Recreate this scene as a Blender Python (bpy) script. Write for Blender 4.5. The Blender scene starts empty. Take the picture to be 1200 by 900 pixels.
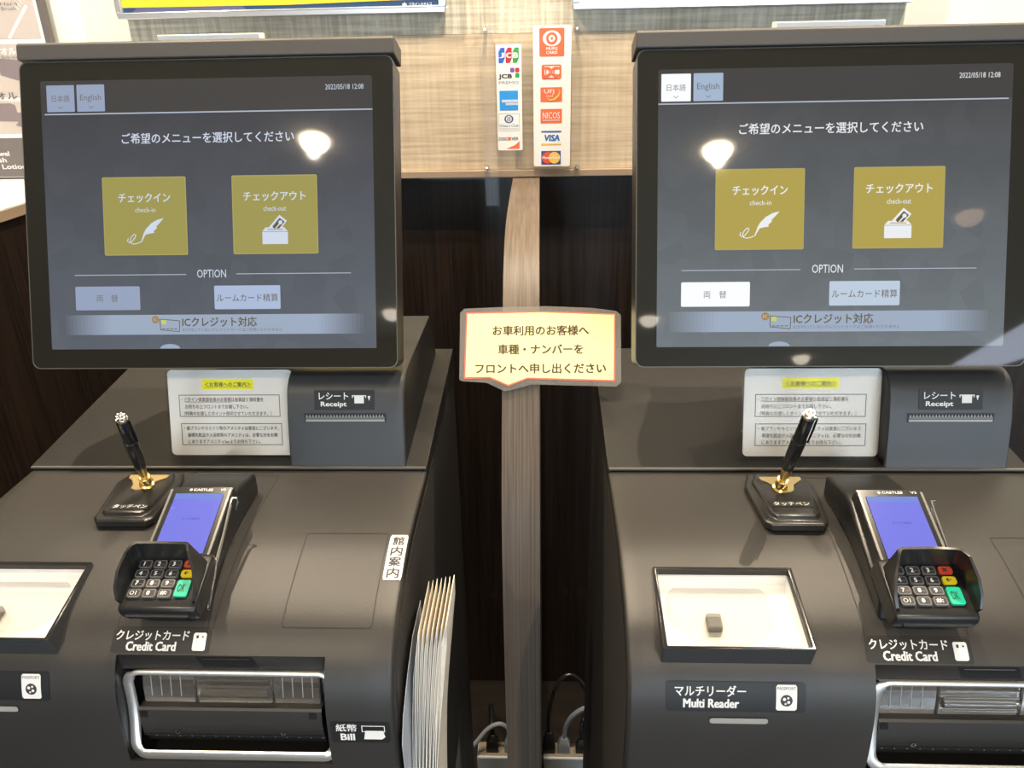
import bpy, bmesh, math, random
from math import sin, cos, radians as R, pi, hypot
from mathutils import Vector, Matrix
random.seed(7)
SC = bpy.context.scene
COL = SC.collection

# ------------------------------------------------------------------ camera
cam_d = bpy.data.cameras.new('camera'); cam = bpy.data.objects.new('camera', cam_d); COL.objects.link(cam)
cam_d.sensor_width = 36; cam_d.lens = 27.0; cam_d.clip_start = 0.02
_p, _ro, _th = R(24.0), R(-1.178), R(2.449)
F = Vector((0, cos(_p), -sin(_p))); U = Vector((0, sin(_p), cos(_p))); X = Vector((1, 0, 0))
X2 = cos(_ro)*X + sin(_ro)*U; U2 = -sin(_ro)*X + cos(_ro)*U
RZ = Matrix.Rotation(_th, 3, 'Z')
F, X2, U2 = RZ @ F, RZ @ X2, RZ @ U2
m = Matrix((X2, U2, -F)).transposed().to_4x4(); m.translation = Vector((0, 0, 1.38))
cam.matrix_world = m
SC.camera = cam

# ------------------------------------------------------------------ world, exposure
SC.view_settings.view_transform = 'Standard'; SC.view_settings.look = 'None'
SC.view_settings.exposure = 0.0; SC.view_settings.gamma = 1.0; SC.view_settings.use_curve_mapping = False
w = bpy.data.worlds.new('world'); SC.world = w; w.use_nodes = True
w.node_tree.nodes['Background'].inputs[0].default_value = (0.75, 0.85, 1.0, 1)
w.node_tree.nodes['Background'].inputs[1].default_value = 0.6
CEIL = 2.5
LAMPS = [(-0.84, -0.98), (0.65, -1.08), (-0.88, -2.70), (0.62, -2.83), (1.74, -3.57), (1.84, -1.61), 
         (-0.75, 0.95), (-0.02, 0.85), (0.75, 0.95)]
LAMP_POWER = [30, 32, 12, 12, 12, 12, 20, 24, 20]
WARM = (1.0, 0.83, 0.62)
COOL = (0.70, 0.85, 1.0)

# ------------------------------------------------------------------ materials
def mat(name, col, rough=0.5, metal=0.0, emit=None, es=0.0, coat=0.0, trans=0.0, ior=1.5, alpha=1.0, spec=None, bump=None):
    m = bpy.data.materials.new(name); m.use_nodes = True
    b = m.node_tree.nodes['Principled BSDF']
    b.inputs['Base Color'].default_value = (*col, 1)
    b.inputs['Roughness'].default_value = rough; b.inputs['Metallic'].default_value = metal
    b.inputs['IOR'].default_value = ior
    b.inputs['Coat Weight'].default_value = coat
    b.inputs['Transmission Weight'].default_value = trans
    b.inputs['Alpha'].default_value = alpha
    if spec is not None: b.inputs['Specular IOR Level'].default_value = spec
    if emit: b.inputs['Emission Color'].default_value = (*emit, 1); b.inputs['Emission Strength'].default_value = es
    if bump:
        nt = m.node_tree
        tc = nt.nodes.new('ShaderNodeTexCoord'); n = nt.nodes.new('ShaderNodeTexNoise'); bp = nt.nodes.new('ShaderNodeBump')
        n.inputs['Scale'].default_value = bump[0]; n.inputs['Detail'].default_value = 3
        bp.inputs['Strength'].default_value = bump[1]; bp.inputs['Distance'].default_value = bump[2]
        nt.links.new(tc.outputs['Object'], n.inputs['Vector']); nt.links.new(n.outputs['Fac'], bp.inputs['Height'])
        nt.links.new(bp.outputs['Normal'], b.inputs['Normal'])
    return m
def vary(m, scale, c1, c2, stretch=(1, 1, 1), lo=0.35, hi=0.65, bump=0.0, dist=0.001, detail=6):
    nt = m.node_tree; b = nt.nodes['Principled BSDF']
    tc = nt.nodes.new('ShaderNodeTexCoord'); mp = nt.nodes.new('ShaderNodeMapping'); n = nt.nodes.new('ShaderNodeTexNoise')
    r = nt.nodes.new('ShaderNodeValToRGB')
    mp.inputs['Scale'].default_value = stretch; n.inputs['Scale'].default_value = scale; n.inputs['Detail'].default_value = detail
    r.color_ramp.elements[0].position = lo; r.color_ramp.elements[1].position = hi
    r.color_ramp.elements[0].color = (*c1, 1); r.color_ramp.elements[1].color = (*c2, 1)
    nt.links.new(tc.outputs['Object'], mp.inputs[0]); nt.links.new(mp.outputs[0], n.inputs['Vector'])
    nt.links.new(n.outputs['Fac'], r.inputs[0]); nt.links.new(r.outputs[0], b.inputs['Base Color'])
    if bump:
        bp = nt.nodes.new('ShaderNodeBump'); bp.inputs['Strength'].default_value = bump; bp.inputs['Distance'].default_value = dist
        nt.links.new(n.outputs['Fac'], bp.inputs['Height']); nt.links.new(bp.outputs['Normal'], b.inputs['Normal'])
    return m
def weave(name, c1, c2, sx, sz, bal=0.5, ramp=(0.32, 0.68)):
    """two crossed sets of stretched threads"""
    m = mat(name, c1, 0.75); nt = m.node_tree; b = nt.nodes['Principled BSDF']
    tc = nt.nodes.new('ShaderNodeTexCoord'); outs = []
    for st in ((sx, 1, sx*0.06), (sz*0.05, 1, sz)):
        mp = nt.nodes.new('ShaderNodeMapping'); n = nt.nodes.new('ShaderNodeTexNoise')
        mp.inputs['Scale'].default_value = st; n.inputs['Scale'].default_value = 1.0; n.inputs['Detail'].default_value = 5
        nt.links.new(tc.outputs['Object'], mp.inputs[0]); nt.links.new(mp.outputs[0], n.inputs['Vector']); outs.append(n)
    mx = nt.nodes.new('ShaderNodeMix'); mx.data_type = 'FLOAT'; mx.inputs[0].default_value = bal
    nt.links.new(outs[0].outputs['Fac'], mx.inputs[2]); nt.links.new(outs[1].outputs['Fac'], mx.inputs[3])
    r = nt.nodes.new('ShaderNodeValToRGB'); r.color_ramp.elements[0].position = ramp[0]; r.color_ramp.elements[1].position = ramp[1]
    r.color_ramp.elements[0].color = (*c1, 1); r.color_ramp.elements[1].color = (*c2, 1)
    nt.links.new(mx.outputs[0], r.inputs[0]); nt.links.new(r.outputs[0], b.inputs['Base Color'])
    bp = nt.nodes.new('ShaderNodeBump'); bp.inputs['Strength'].default_value = 0.3; bp.inputs['Distance'].default_value = 0.001
    nt.links.new(mx.outputs[0], bp.inputs['Height']); nt.links.new(bp.outputs['Normal'], b.inputs['Normal'])
    return m

M = {}
M['shell'] = mat('kiosk_shell', (0.062, 0.057, 0.052), 0.44, 0.15, bump=(900, 0.25, 0.0004))
vary(M['shell'], 6, (0.036, 0.0335, 0.031), (0.044, 0.041, 0.038))
M['deck'] = mat('kiosk_deck', (0.021, 0.020, 0.019), 0.52, 0.1, bump=(900, 0.25, 0.0004))
M['housing'] = mat('housing', (0.052, 0.054, 0.056), 0.42, 0.15, bump=(900, 0.2, 0.0004))
M['side'] = mat('side_panel', (0.040, 0.037, 0.034), 0.5)
M['black'] = mat('black', (0.006, 0.006, 0.006), 0.5)
M['blackgloss'] = mat('black_gloss', (0.012, 0.012, 0.012), 0.16)
M['standblack'] = mat('stand_black', (0.022, 0.021, 0.020), 0.26)
M['blacksatin'] = mat('black_satin', (0.018, 0.018, 0.018), 0.32)
M['bezel'] = mat('bezel_glass', (0.019, 0.018, 0.014), 0.03, spec=0.5)
M['cap'] = mat('monitor_cap', (0.085, 0.078, 0.072), 0.5, bump=(900, 0.2, 0.0004))
M['chrome'] = mat('chrome', (0.80, 0.78, 0.74), 0.22, 1.0)
M['chromedull'] = mat('satin_chrome', (0.86, 0.84, 0.80), 0.30, 0.85)
M['gold'] = mat('gold', (0.85, 0.62, 0.24), 0.25, 1.0)
M['golddull'] = mat('gold_plate', (0.80, 0.62, 0.30), 0.38, 1.0)
M['white'] = mat('white', (0.86, 0.86, 0.84), 0.5)
M['cream'] = mat('cream_wall', (0.93, 0.91, 0.78), 0.7)
M['paper'] = mat('paper', (0.83, 0.80, 0.74), 0.6)
M['paperedge'] = mat('pamphlet', (0.82, 0.76, 0.66), 0.6)
M['bluepaper'] = mat('blue_sheet', (0.42, 0.47, 0.55), 0.5)
M['decal'] = mat('decal', (0.011, 0.011, 0.011), 0.5)
M['decaltext'] = mat('decal_text', (0.88, 0.87, 0.84), 0.5)
M['groove'] = mat('groove', (0.008, 0.008, 0.008), 0.6)
M['ink'] = mat('ink', (0.045, 0.04, 0.04), 0.6)
M['clear'] = mat('clear_acrylic', (0.97, 0.97, 0.95), 0.03, trans=1.0, ior=1.2, alpha=0.25)
M['glass'] = mat('glass', (1, 1, 1), 0.0, trans=1.0, ior=1.45)
M['clearblock'] = mat('clear_plastic', (0.62, 0.58, 0.53), 0.06, trans=0.9, ior=1.45)
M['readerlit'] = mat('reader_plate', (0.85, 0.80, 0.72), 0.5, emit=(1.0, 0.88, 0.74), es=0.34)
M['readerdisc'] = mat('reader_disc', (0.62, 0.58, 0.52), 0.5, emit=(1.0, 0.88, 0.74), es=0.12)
M['sensor'] = mat('sensor', (0.10, 0.095, 0.09), 0.35)
M['beigetrim'] = mat('beige_trim', (0.36, 0.27, 0.19), 0.5)
M['darkwood'] = mat('dark_wood', (0.018, 0.012, 0.009), 0.30, coat=0.25)
M['darkwood'].node_tree.nodes['Principled BSDF'].inputs['Roughness'].default_value = 0.36
vary(M['darkwood'], 4, (0.011, 0.0075, 0.006), (0.028, 0.018, 0.013), stretch=(60, 60, 1.2))
M['postwood'] = mat('post_wood', (0.20, 0.15, 0.11), 0.5)
vary(M['postwood'], 5, (0.095, 0.070, 0.051), (0.165, 0.126, 0.094), stretch=(90, 3, 0.25), lo=0.35, hi=0.65)
M['wallpaper'] = weave('wallpaper', (0.42, 0.37, 0.28), (0.74, 0.69, 0.56), 160, 160, 0.5, (0.38, 0.62))
M['beigewall'] = weave('beige_panel', (0.45, 0.35, 0.24), (0.68, 0.57, 0.42), 130, 190, 0.68, (0.34, 0.66))
M['silver'] = mat('silver', (0.72, 0.74, 0.78), 0.3, 0.7)
M['floor'] = mat('floor', (0.10, 0.075, 0.055), 0.28)
vary(M['floor'], 3, (0.016, 0.013, 0.011), (0.026, 0.021, 0.018), stretch=(2, 14, 1))
M['ceil'] = mat('ceiling', (0.62, 0.59, 0.54), 0.8)
M['roomwall'] = mat('room_wall', (0.42, 0.38, 0.33), 0.8)
M['daylight'] = mat('daylight', (0.8, 0.9, 1), 0.5, emit=(0.72, 0.86, 1.0), es=3.2)
M['lampface'] = mat('lamp_face', (1, 0.9, 0.7), 0.5, emit=(1.0, 0.84, 0.60), es=60)
M['lampdim'] = mat('lamp_face_dim', (1, 0.9, 0.7), 0.5, emit=(1.0, 0.90, 0.74), es=13)
M['lampfaint'] = mat('lamp_face_faint', (1, 0.8, 0.6), 0.5, emit=(1.0, 0.70, 0.45), es=4)
M['greyplastic'] = mat('grey_plastic', (0.32, 0.36, 0.40), 0.4)
M['stripwhite'] = mat('strip_white', (0.60, 0.64, 0.66), 0.4)
M['stripbeige'] = mat('strip_beige', (0.32, 0.27, 0.21), 0.5)
M['signpaper'] = mat('sign_paper', (0.80, 0.78, 0.42), 0.4)
M['signred'] = mat('sign_red', (0.75, 0.16, 0.09), 0.35)
M['signtext'] = mat('sign_text', (0.09, 0.045, 0.02), 0.4)
M['laminate'] = mat('laminate', (0.34, 0.31, 0.28), 0.15, alpha=0.40)
M['yellow'] = mat('yellow', (0.90, 0.85, 0.03), 0.5)
M['key'] = mat('key_grey', (0.14, 0.14, 0.14), 0.4)
M['keytop'] = mat('key_top', (0.030, 0.030, 0.032), 0.35)
M['keyred'] = mat('key_red', (0.62, 0.07, 0.03), 0.4)
M['keyyellow'] = mat('key_yellow', (0.80, 0.62, 0.02), 0.4)
M['keygreen'] = mat('key_green', (0.01, 0.48, 0.29), 0.4)
M['led'] = mat('led_bar', (0.36, 0.35, 0.33), 0.35)
def flat(name, col, rough=0.5): 
    if name not in M: M[name] = mat(name, col, rough)
    return M[name]
def screenmat(name, col, es=1.0):
    return mat(name, (0.01, 0.01, 0.012), 0.03, emit=col, es=es)

# ------------------------------------------------------------------ mesh builder
_tc = {}
def text2d(body):
    k = body
    if k in _tc: return _tc[k]
    c = bpy.data.curves.new('t', 'FONT'); c.body = body; c.size = 1.0; c.resolution_u = 2; c.offset = 0
    o = bpy.data.objects.new('t', c); me = o.to_mesh()
    vs = [(v.co.x, v.co.y) for v in me.vertices]; fs = [tuple(p.vertices) for p in me.polygons]
    o.to_mesh_clear(); bpy.data.objects.remove(o); bpy.data.curves.remove(c)
    if not vs: vs = [(0, 0)]
    x0 = min(v[0] for v in vs); x1 = max(v[0] for v in vs); y0 = min(v[1] for v in vs); y1 = max(v[1] for v in vs)
    _tc[k] = (vs, fs, x0, x1, y0, y1)
    return _tc[k]

class MB:
    def __init__(s): s.v = []; s.f = []; s.fm = []; s.mats = []
    def mi(s, m):
        if m not in s.mats: s.mats.append(m)
        return s.mats.index(m)
    def add(s, vs, fs, m):
        n = len(s.v); s.v += [tuple(a) for a in vs]; k = s.mi(m)
        for f in fs: s.f.append(tuple(i + n for i in f)); s.fm.append(k)
        return s
    def box(s, x0, x1, y0, y1, z0, z1, m, T=None):
        vs = [(x, y, z) for x in (x0, x1) for y in (y0, y1) for z in (z0, z1)]
        if T: vs = [T(*p) for p in vs]
        return s.add(vs, [(0, 1, 3, 2), (4, 6, 7, 5), (0, 4, 5, 1), (2, 3, 7, 6), (0, 2, 6, 4), (1, 5, 7, 3)], m)
    def poly(s, pts, m): return s.add(pts, [tuple(range(len(pts)))], m)
    def prism(s, poly, T, a, b, m, mcap=None):
        """poly of 2D points, T(p,q,r) -> 3D, r from a to b"""
        n = len(poly); vs = [T(p, q, a) for p, q in poly] + [T(p, q, b) for p, q in poly]
        s.add(vs, [(i, (i+1) % n, n+(i+1) % n, n+i) for i in range(n)], m)
        s.add(vs, [tuple(range(n))[::-1], tuple(range(n, 2*n))], mcap or m)
        return s
    def strip(s, rows, m, closed=False):
        """rows of equal-length point rings"""
        n = len(rows[0]); vs = [p for r in rows for p in r]; fs = []
        for i in range(len(rows)-1):
            for j in range(n if closed else n-1):
                fs.append((i*n+j, i*n+(j+1) % n, (i+1)*n+(j+1) % n, (i+1)*n+j))
        return s.add(vs, fs, m)
    def tube(s, path, r, m, n=10, caps=True):
        pts = [Vector(p) for p in path]; rr = r if isinstance(r, (list, tuple)) else [r]*len(pts)
        up = Vector((0.3, 0.2, 1)).normalized(); rows = []
        for i, p in enumerate(pts):
            d = (pts[min(i+1, len(pts)-1)] - pts[max(i-1, 0)]).normalized()
            a = d.cross(up)
            if a.length < 1e-3: a = d.cross(Vector((1, 0, 0)))
            a.normalize(); b = d.cross(a)
            rows.append([tuple(p + rr[i]*(cos(2*pi*k/n)*a + sin(2*pi*k/n)*b)) for k in range(n)])
        s.strip(rows, m, True)
        if caps: s.add(rows[0], [tuple(range(n))], m); s.add(rows[-1], [tuple(range(n))[::-1]], m)
        return s
    def disc(s, T, cx, cy, r, m, n=24, h=0.0, sx=1.0, r0=None):
        if r0 is None: return s.poly([T(cx + sx*r*cos(2*pi*k/n), cy + r*sin(2*pi*k/n), h) for k in range(n)], m)
        rows = [[T(cx + sx*q*cos(2*pi*k/n), cy + q*sin(2*pi*k/n), h) for k in range(n)] for q in (r, r0)]
        return s.strip(rows, m, True)
    def rect(s, T, x0, y0, x1, y1, m, h=0.0, r=0.0, sub=1):
        if r > 0: return s.poly([T(x, y, h) for x, y in rrect(x0, y0, x1, y1, r)], m)
        if sub == 1: return s.poly([T(x0, y0, h), T(x1, y0, h), T(x1, y1, h), T(x0, y1, h)], m)
        rows = [[T(x0, y0 + (y1-y0)*i/sub, h), T(x1, y0 + (y1-y0)*i/sub, h)] for i in range(sub+1)]
        return s.strip(rows, m)
    def frame(s, T, x0, y0, x1, y1, t, m, h=0.0):
        s.rect(T, x0, y0, x1, y0+t, m, h); s.rect(T, x0, y1-t, x1, y1, m, h)
        s.rect(T, x0, y0+t, x0+t, y1-t, m, h); s.rect(T, x1-t, y0+t, x1, y1-t, m, h); return s
    def text(s, T, body, x0, y0, x1, y1, m, h=0.0, bold=0.0, keep=False, slant=0.0):
        vs, fs, a, b, c, d = text2d(body)
        sx = (x1-x0)/(b-a); sy = (y1-y0)/(d-c)
        if keep: sx = sy
        cx = (x0+x1)/2; ca = (a+b)/2
        e = bold*1.3*abs(sy)
        for i, (dx, dy) in enumerate([(0, 0)] if bold < 0.005 else [(-e, -e*0.6), (e, -e*0.6), (e, e*0.6), (-e, e*0.6)]):
            s.add([T(cx + (x-ca)*sx + slant*(y-c)*sy + dx, y0 + (y-c)*sy + dy, h + i*1.6e-5) for x, y in vs], fs, m)
        return s
    def build(s, name, parent=None, smooth=False, bevel=None):
        me = bpy.data.meshes.new(name); me.from_pydata(s.v, [], s.f)
        for m in s.mats: me.materials.append(m)
        for p, k in zip(me.polygons, s.fm): p.material_index = k
        me.update()
        o = bpy.data.objects.new(name, me); COL.objects.link(o)
        if parent is not None: o.parent = parent
        if bevel:
            b = o.modifiers.new('b', 'BEVEL'); b.width = bevel; b.segments = 3; b.limit_method = 'ANGLE'; b.angle_limit = R(40)
            bm = bmesh.new(); bm.from_mesh(me); bmesh.ops.remove_doubles(bm, verts=bm.verts, dist=1e-6)
            bmesh.ops.recalc_face_normals(bm, faces=bm.faces); bm.to_mesh(me); bm.free()
        elif smooth:
            bm = bmesh.new(); bm.from_mesh(me); bmesh.ops.remove_doubles(bm, verts=bm.verts, dist=1e-6)
            bmesh.ops.recalc_face_normals(bm, faces=bm.faces); bm.to_mesh(me); bm.free()
        if smooth or bevel:
            for p in me.polygons: p.use_smooth = True
            try: me.set_sharp_from_angle(angle=R(35))
            except Exception: pass
        return o

def rrect(x0, y0, x1, y1, r, n=5):
    pts = []
    for cx, cy, a in ((x1-r, y0+r, -90), (x1-r, y1-r, 0), (x0+r, y1-r, 90), (x0+r, y0+r, 180)):
        for k in range(n+1):
            t = R(a + 90*k/n); pts.append((cx + r*cos(t), cy + r*sin(t)))
    return pts
def I(x, y, z): return (x, y, z)
def empty(name, loc, rz=0):
    o = bpy.data.objects.new(name, None); COL.objects.link(o); o.location = loc; o.rotation_euler = (0, 0, rz); o.empty_display_size = 0.05
    return o
def tag(o, label=None, cat=None, group=None, kind=None):
    if label: o['label'] = label
    if cat: o['category'] = cat
    if group: o['group'] = group
    if kind: o['kind'] = kind
    return o
def struct(o): o['kind'] = 'structure'; return o

# ------------------------------------------------------------------ room shell
struct(MB().box(-5, 6, -6.2, 1.75, -0.05, 0, M['floor']).build('floor'))
struct(MB().box(-5, 6, -6.2, 1.75, CEIL, CEIL+0.05, M['ceil']).build('ceiling'))
struct(MB().box(-5, 6, 1.40, 1.75, 0, CEIL, M['cream']).build('wall_back'))
struct(MB().box(-5.1, -5, -6.2, 1.75, 0, CEIL, M['roomwall']).build('wall_left'))
struct(MB().box(6, 6.1, -6.2, 1.75, 0, CEIL, M['roomwall']).build('wall_right'))
# front side of the room: an unseen bay and glass door added on the left for panelling sheen, a wide window further back on the right
fw = MB().box(-5, -0.98, -3.3, -3.2, 0, CEIL, M['roomwall']).box(-0.28, -0.2, -3.3, -3.2, 0, CEIL, M['roomwall']).box(-0.98, -0.28, -3.3, -3.2, 2.1, CEIL, M['roomwall'])
fw.box(-0.3, -0.2, -6.2, -3.3, 0, CEIL, M['roomwall']).box(-0.2, 6, -6.2, -6.1, 0, 0.85, M['roomwall']).box(-0.2, 6, -6.2, -6.1, 2.3, CEIL, M['roomwall'])
fw.box(-0.2, 0.9, -6.2, -6.1, 0.85, 2.3, M['roomwall']).box(5.4, 6, -6.2, -6.1, 0.85, 2.3, M['roomwall'])
struct(fw.build('wall_front'))
wn = struct(MB().box(0.9, 5.4, -6.2, -6.16, 0.85, 2.3, M['daylight']).build('window_1'))
wf = MB()
for x in (0.9, 2.4, 3.9, 5.34): wf.box(x, x+0.06, -6.15, -6.06, 0.85, 2.3, M['silver'])
wf.build('window_frame', wn)
dr = struct(MB().box(-0.94, -0.32, -3.28, -3.25, 0.02, 2.06, M['daylight']).build('sheen_door_1'))
df = MB().box(-0.98, -0.94, -3.3, -3.18, 0, 2.1, M['silver']).box(-0.32, -0.28, -3.3, -3.18, 0, 2.1, M['silver']).box(-0.94, -0.32, -3.3, -3.18, 2.06, 2.1, M['silver'])
df.build('sheen_door_frame', dr)
def area(name, loc, sx, sy, e):
    a = bpy.data.lights.new(name, 'AREA'); a.shape = 'RECTANGLE'; a.size = sx; a.size_y = sy; a.energy = e; a.color = COOL
    o = bpy.data.objects.new(name, a); COL.objects.link(o); o.location = loc; o.rotation_euler = (R(90), 0, 0)
area('window_daylight', (3.15, -6.04, 1.6), 4.4, 1.4, 150)
area('sheen_door_light', (-0.63, -3.16, 1.05), 0.6, 2.0, 22)  # added with the unseen door, for bluish sheen on the dark panelling
# pilaster face with wallpaper above, warm panel below, its trim, and the dark panelling under it
struct(MB().box(-0.665, 0.566, 1.346, 1.40, 1.393, CEIL, M['wallpaper']).build('wall_panel_upper'))
struct(MB().box(-0.665, 0.566, 1.345, 1.40, 1.182, 1.3925, M['beigewall']).build('wall_panel_lower'))
struct(MB().box(-0.780, 1.6, 1.335, 1.40, 1.1700, 1.1815, M['beigetrim']).build('trim_1', bevel=0.001))
struct(MB().box(-0.780, 1.6, 1.372, 1.399, 0.0, 1.1695, M['darkwood']).build('wall_panelling'))
# left counter: white top, brown edge, dark side
lc = empty('low_counter', (-0.78, 1.0, 0)); tag(lc, 'white-topped low counter with brown edge and dark side beside left kiosk', 'counter')
def rel(o, root): o.location = -Vector(root.location); return o
rel(MB().box(-1.7, -0.781, -0.4, 1.398, 1.1555, 1.170, M['beigetrim']).build('edge_band', lc), lc)
rel(MB().box(-1.7, -0.7815, -0.4, 1.398, 1.1702, 1.1725, M['white']).build('counter_top', lc), lc)
rel(MB().box(-1.68, -0.790, -0.38, 1.398, 0.0, 1.155, M['darkwood']).build('side_panel', lc), lc)

# divider board with a curved front edge
prof = [(1.371, 0), (1.371, 1.1685), (1.33, 1.1685), (1.20, 1.1670), (1.10, 1.1630), (1.051, 1.158), (1.015, 1.152), (0.985, 1.144), (0.958, 1.131), (0.933, 1.113),
        (0.912, 1.092), (0.893, 1.070), (0.860, 1.030), (0.832, 0.987), (0.805, 0.945), (0.780, 0.905), (0.762, 0.865), (0.750, 0.81), (0.744, 0.765), (0.739, 0.70), (0.736, 0.636), (0.737, 0.48), (0.74, 0)]
db = MB().prism(prof, lambda p, q, r: (r, p, q), -0.048, -0.003, M['postwood']).build('divider_board', smooth=True)
tag(db, 'upright brown wood-grain divider board with curved front edge between the two kiosks', 'divider')

# ------------------------------------------------------------------ ceiling lamps
lamp0 = None
for i, ((x, y), e) in enumerate(zip(LAMPS, LAMP_POWER)):
    if lamp0 is None:
        lamp0 = empty('downlight', (x, y, CEIL))
        db_ = MB(); db_.strip([[(0.054*cos(e_)*cos(2*pi*k/28), 0.054*cos(e_)*sin(2*pi*k/28), -0.003-0.046*sin(e_)) for k in range(28)] for e_ in (0, .25, .5, .75, 1.0, 1.25, 1.45, 1.569)], M['lampface'], True)
        db_.build('lamp_dome', lamp0, smooth=True)
        MB().disc(I, 0, 0, 0.074, M['white'], h=-0.002, r0=0.060).build('trim_ring', lamp0); o = lamp0
    else:
        o = lamp0.copy(); COL.objects.link(o); o.location = (x, y, CEIL)
        for ch in list(lamp0.children):
            c = ch.copy(); COL.objects.link(c); c.parent = o
            if i in (2, 3, 4, 5) and c.name.startswith('lamp_dome'):
                c.data = c.data.copy(); c.data.materials[0] = M['lampfaint' if i == 5 else 'lampdim']
    tag(o, 'round recessed warm downlight in the ceiling', 'lamp', 'recessed downlights')
    L = bpy.data.lights.new('lamp_light', 'SPOT'); L.energy = e*3.2; L.color = WARM; L.spot_size = R(130); L.spot_blend = 0.8; L.shadow_soft_size = 0.006
    lo = bpy.data.objects.new('lamp_light', L); COL.objects.link(lo); lo.location = (x, y, CEIL-0.0545)
# long ceiling light panel
cp = MB().poly([(2.83, -3.76, CEIL-0.004), (3.16, -3.76, CEIL-0.004), (3.30, -3.40, CEIL-0.004), (3.75, -2.5, CEIL-0.004), (2.85, -2.5, CEIL-0.004)], mat('ceiling_glow', (1, 1, 1), emit=(0.72, 0.80, 1.0), es=7)).build('ceiling_panel_light')
tag(cp, 'pale ceiling light panel mirrored in the right monitor corner', 'lamp')

# ------------------------------------------------------------------ kiosk
SEAM = 0.9667
PR = [(0.0, 0.0), (-0.045, 0.0), (-0.085, -0.001), (-0.12, -0.0045), (-0.15, -0.012), (-0.185, -0.0235), (-0.205, -0.0335), (-0.2205, -0.0475), (-0.2295, -0.061), (-0.2360, -0.078), (-0.2395, -0.10), (-0.2410, -0.125), (-0.2410, -0.147), (-0.2400, -0.20), (-0.239, -0.30), (-0.238, -0.88)]
def _cat(P, n=8):
    out = []
    for i in range(len(P)-1):
        p0 = P[max(i-1, 0)]; p1 = P[i]; p2 = P[i+1]; p3 = P[min(i+2, len(P)-1)]
        for k in range(n):
            t = k/n; out.append(tuple(0.5*((2*p1[j]) + (-p0[j]+p2[j])*t + (2*p0[j]-5*p1[j]+4*p2[j]-p3[j])*t*t + (-p0[j]+3*p1[j]-3*p2[j]+p3[j])*t**3) for j in (0, 1)))
    out.append(P[-1]); return out
PC = _cat(PR[:-2]) + [(-0.239, -0.30), (-0.238, -0.88)]
TT = [0.0]
for a, b in zip(PC, PC[1:]): TT.append(TT[-1] + hypot(b[0]-a[0], b[1]-a[1]))
NN = []
for i in range(len(PC)):
    a = PC[max(i-1, 0)]; b = PC[min(i+1, len(PC)-1)]; d = (b[0]-a[0], b[1]-a[1]); l = hypot(*d); NN.append((d[1]/l, -d[0]/l))
def PS(t, off=0.0):
    if t <= 0: return (PC[0][0]-t, PC[0][1]+off)
    for i in range(len(TT)-1):
        if t <= TT[i+1] or i == len(TT)-2:
            s = (t-TT[i])/(TT[i+1]-TT[i]); s = min(s, 1)
            v = PC[i][0]+(PC[i+1][0]-PC[i][0])*s; w_ = PC[i][1]+(PC[i+1][1]-PC[i][1])*s
            nv = NN[i][0]+(NN[i+1][0]-NN[i][0])*s; nw = NN[i][1]+(NN[i+1][1]-NN[i][1])*s
            return (v + nv*off, w_ + nw*off)
def S(u, t, off=0.0):
    v, w_ = PS(t, off); return (u, v, w_)
def _find(f):
    for i in range(len(PC)-1):
        a, b = f(PC[i]), f(PC[i+1])
        if (a-0)*(b-0) <= 0 and a != b: return TT[i] + (TT[i+1]-TT[i])*(a/(a-b))
def tv(v): return _find(lambda p: p[0]-v)
def tw(w_): return _find(lambda p: p[1]-w_)
# S maps (u, t); for decals the drawing plane is (x, y) with y up, so y = -t
def D(x, y, h=0.0): return S(x, -y, h + 0.0006)
BO = (-0.018, 0.158, tw(-0.0475), tw(-0.1475))      # bill opening
RO = (-0.188, -0.068, tv(-0.148), tw(-0.0475))      # reader opening

def cover(parent):
    us = sorted(set([-0.211, -0.2, -0.15, -0.1, -0.05, 0.0, 0.05, 0.1, 0.19, 0.211] + list(BO[:2]) + list(RO[:2])))
    ts = sorted(set([round(t, 6) for t in TT[:-1]] + [TT[-1]*0.6, TT[-1]] + [round(x, 6) for x in (BO[2], BO[3], RO[2], RO[3])]))
    ts = [t for i, t in enumerate(ts) if i == 0 or t - ts[i-1] > 0.0004 or t in (round(BO[2], 6), round(BO[3], 6), round(RO[2], 6))]
    mb = MB(); idx = {}; vs = []
    def V(i, j):
        if (i, j) not in idx: idx[i, j] = len(vs); vs.append(S(us[i], ts[j], 0))
        return idx[i, j]
    fs = []
    for i in range(len(us)-1):
        for j in range(len(ts)-1):
            uc = (us[i]+us[i+1])/2; tc = (ts[j]+ts[j+1])/2
            if BO[0] < uc < BO[1] and BO[2] < tc < BO[3]: continue
            if RO[0] < uc < RO[1] and RO[2] < tc < RO[3]: continue
            fs.append((V(i, j), V(i+1, j), V(i+1, j+1), V(i, j+1)))
    mb.add(vs, fs, M['shell'])
    for sg in (-1, 1):
        rows = [[S(sg*u, t, o) for u, o in ((0.211, 0), (0.2132, -0.0006), (0.2146, -0.002), (0.215, -0.0042))] for t in ts]
        mb.strip(rows, M['shell'])
        mb.strip([[S(sg*0.215, t, -0.0042), S(sg*0.215, t, -0.012)] for t in ts], M['black'])
    mb.strip([[S(u, 0, 0) for u in us], [(u, 0, -0.01) for u in us]], M['black'])
    for (a, b, c, d), dp in ((RO, 0.006), (BO, 0.003)):
        loop = [(a, c), (b, c), (b, d), (a, d)]
        tl = [t for t in ts if c-1e-5 <= t <= d+1e-5]
        for u in (a, b): mb.strip([[S(u, t, 0), S(u, t, -dp)] for t in tl], M['shell'])
        for t in (c, d): mb.strip([[S(a, t, 0), S(a, t, -dp)], [S(b, t, 0), S(b, t, -dp)]], M['shell'])
    return mb.build('body_cover', parent, smooth=True)

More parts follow.
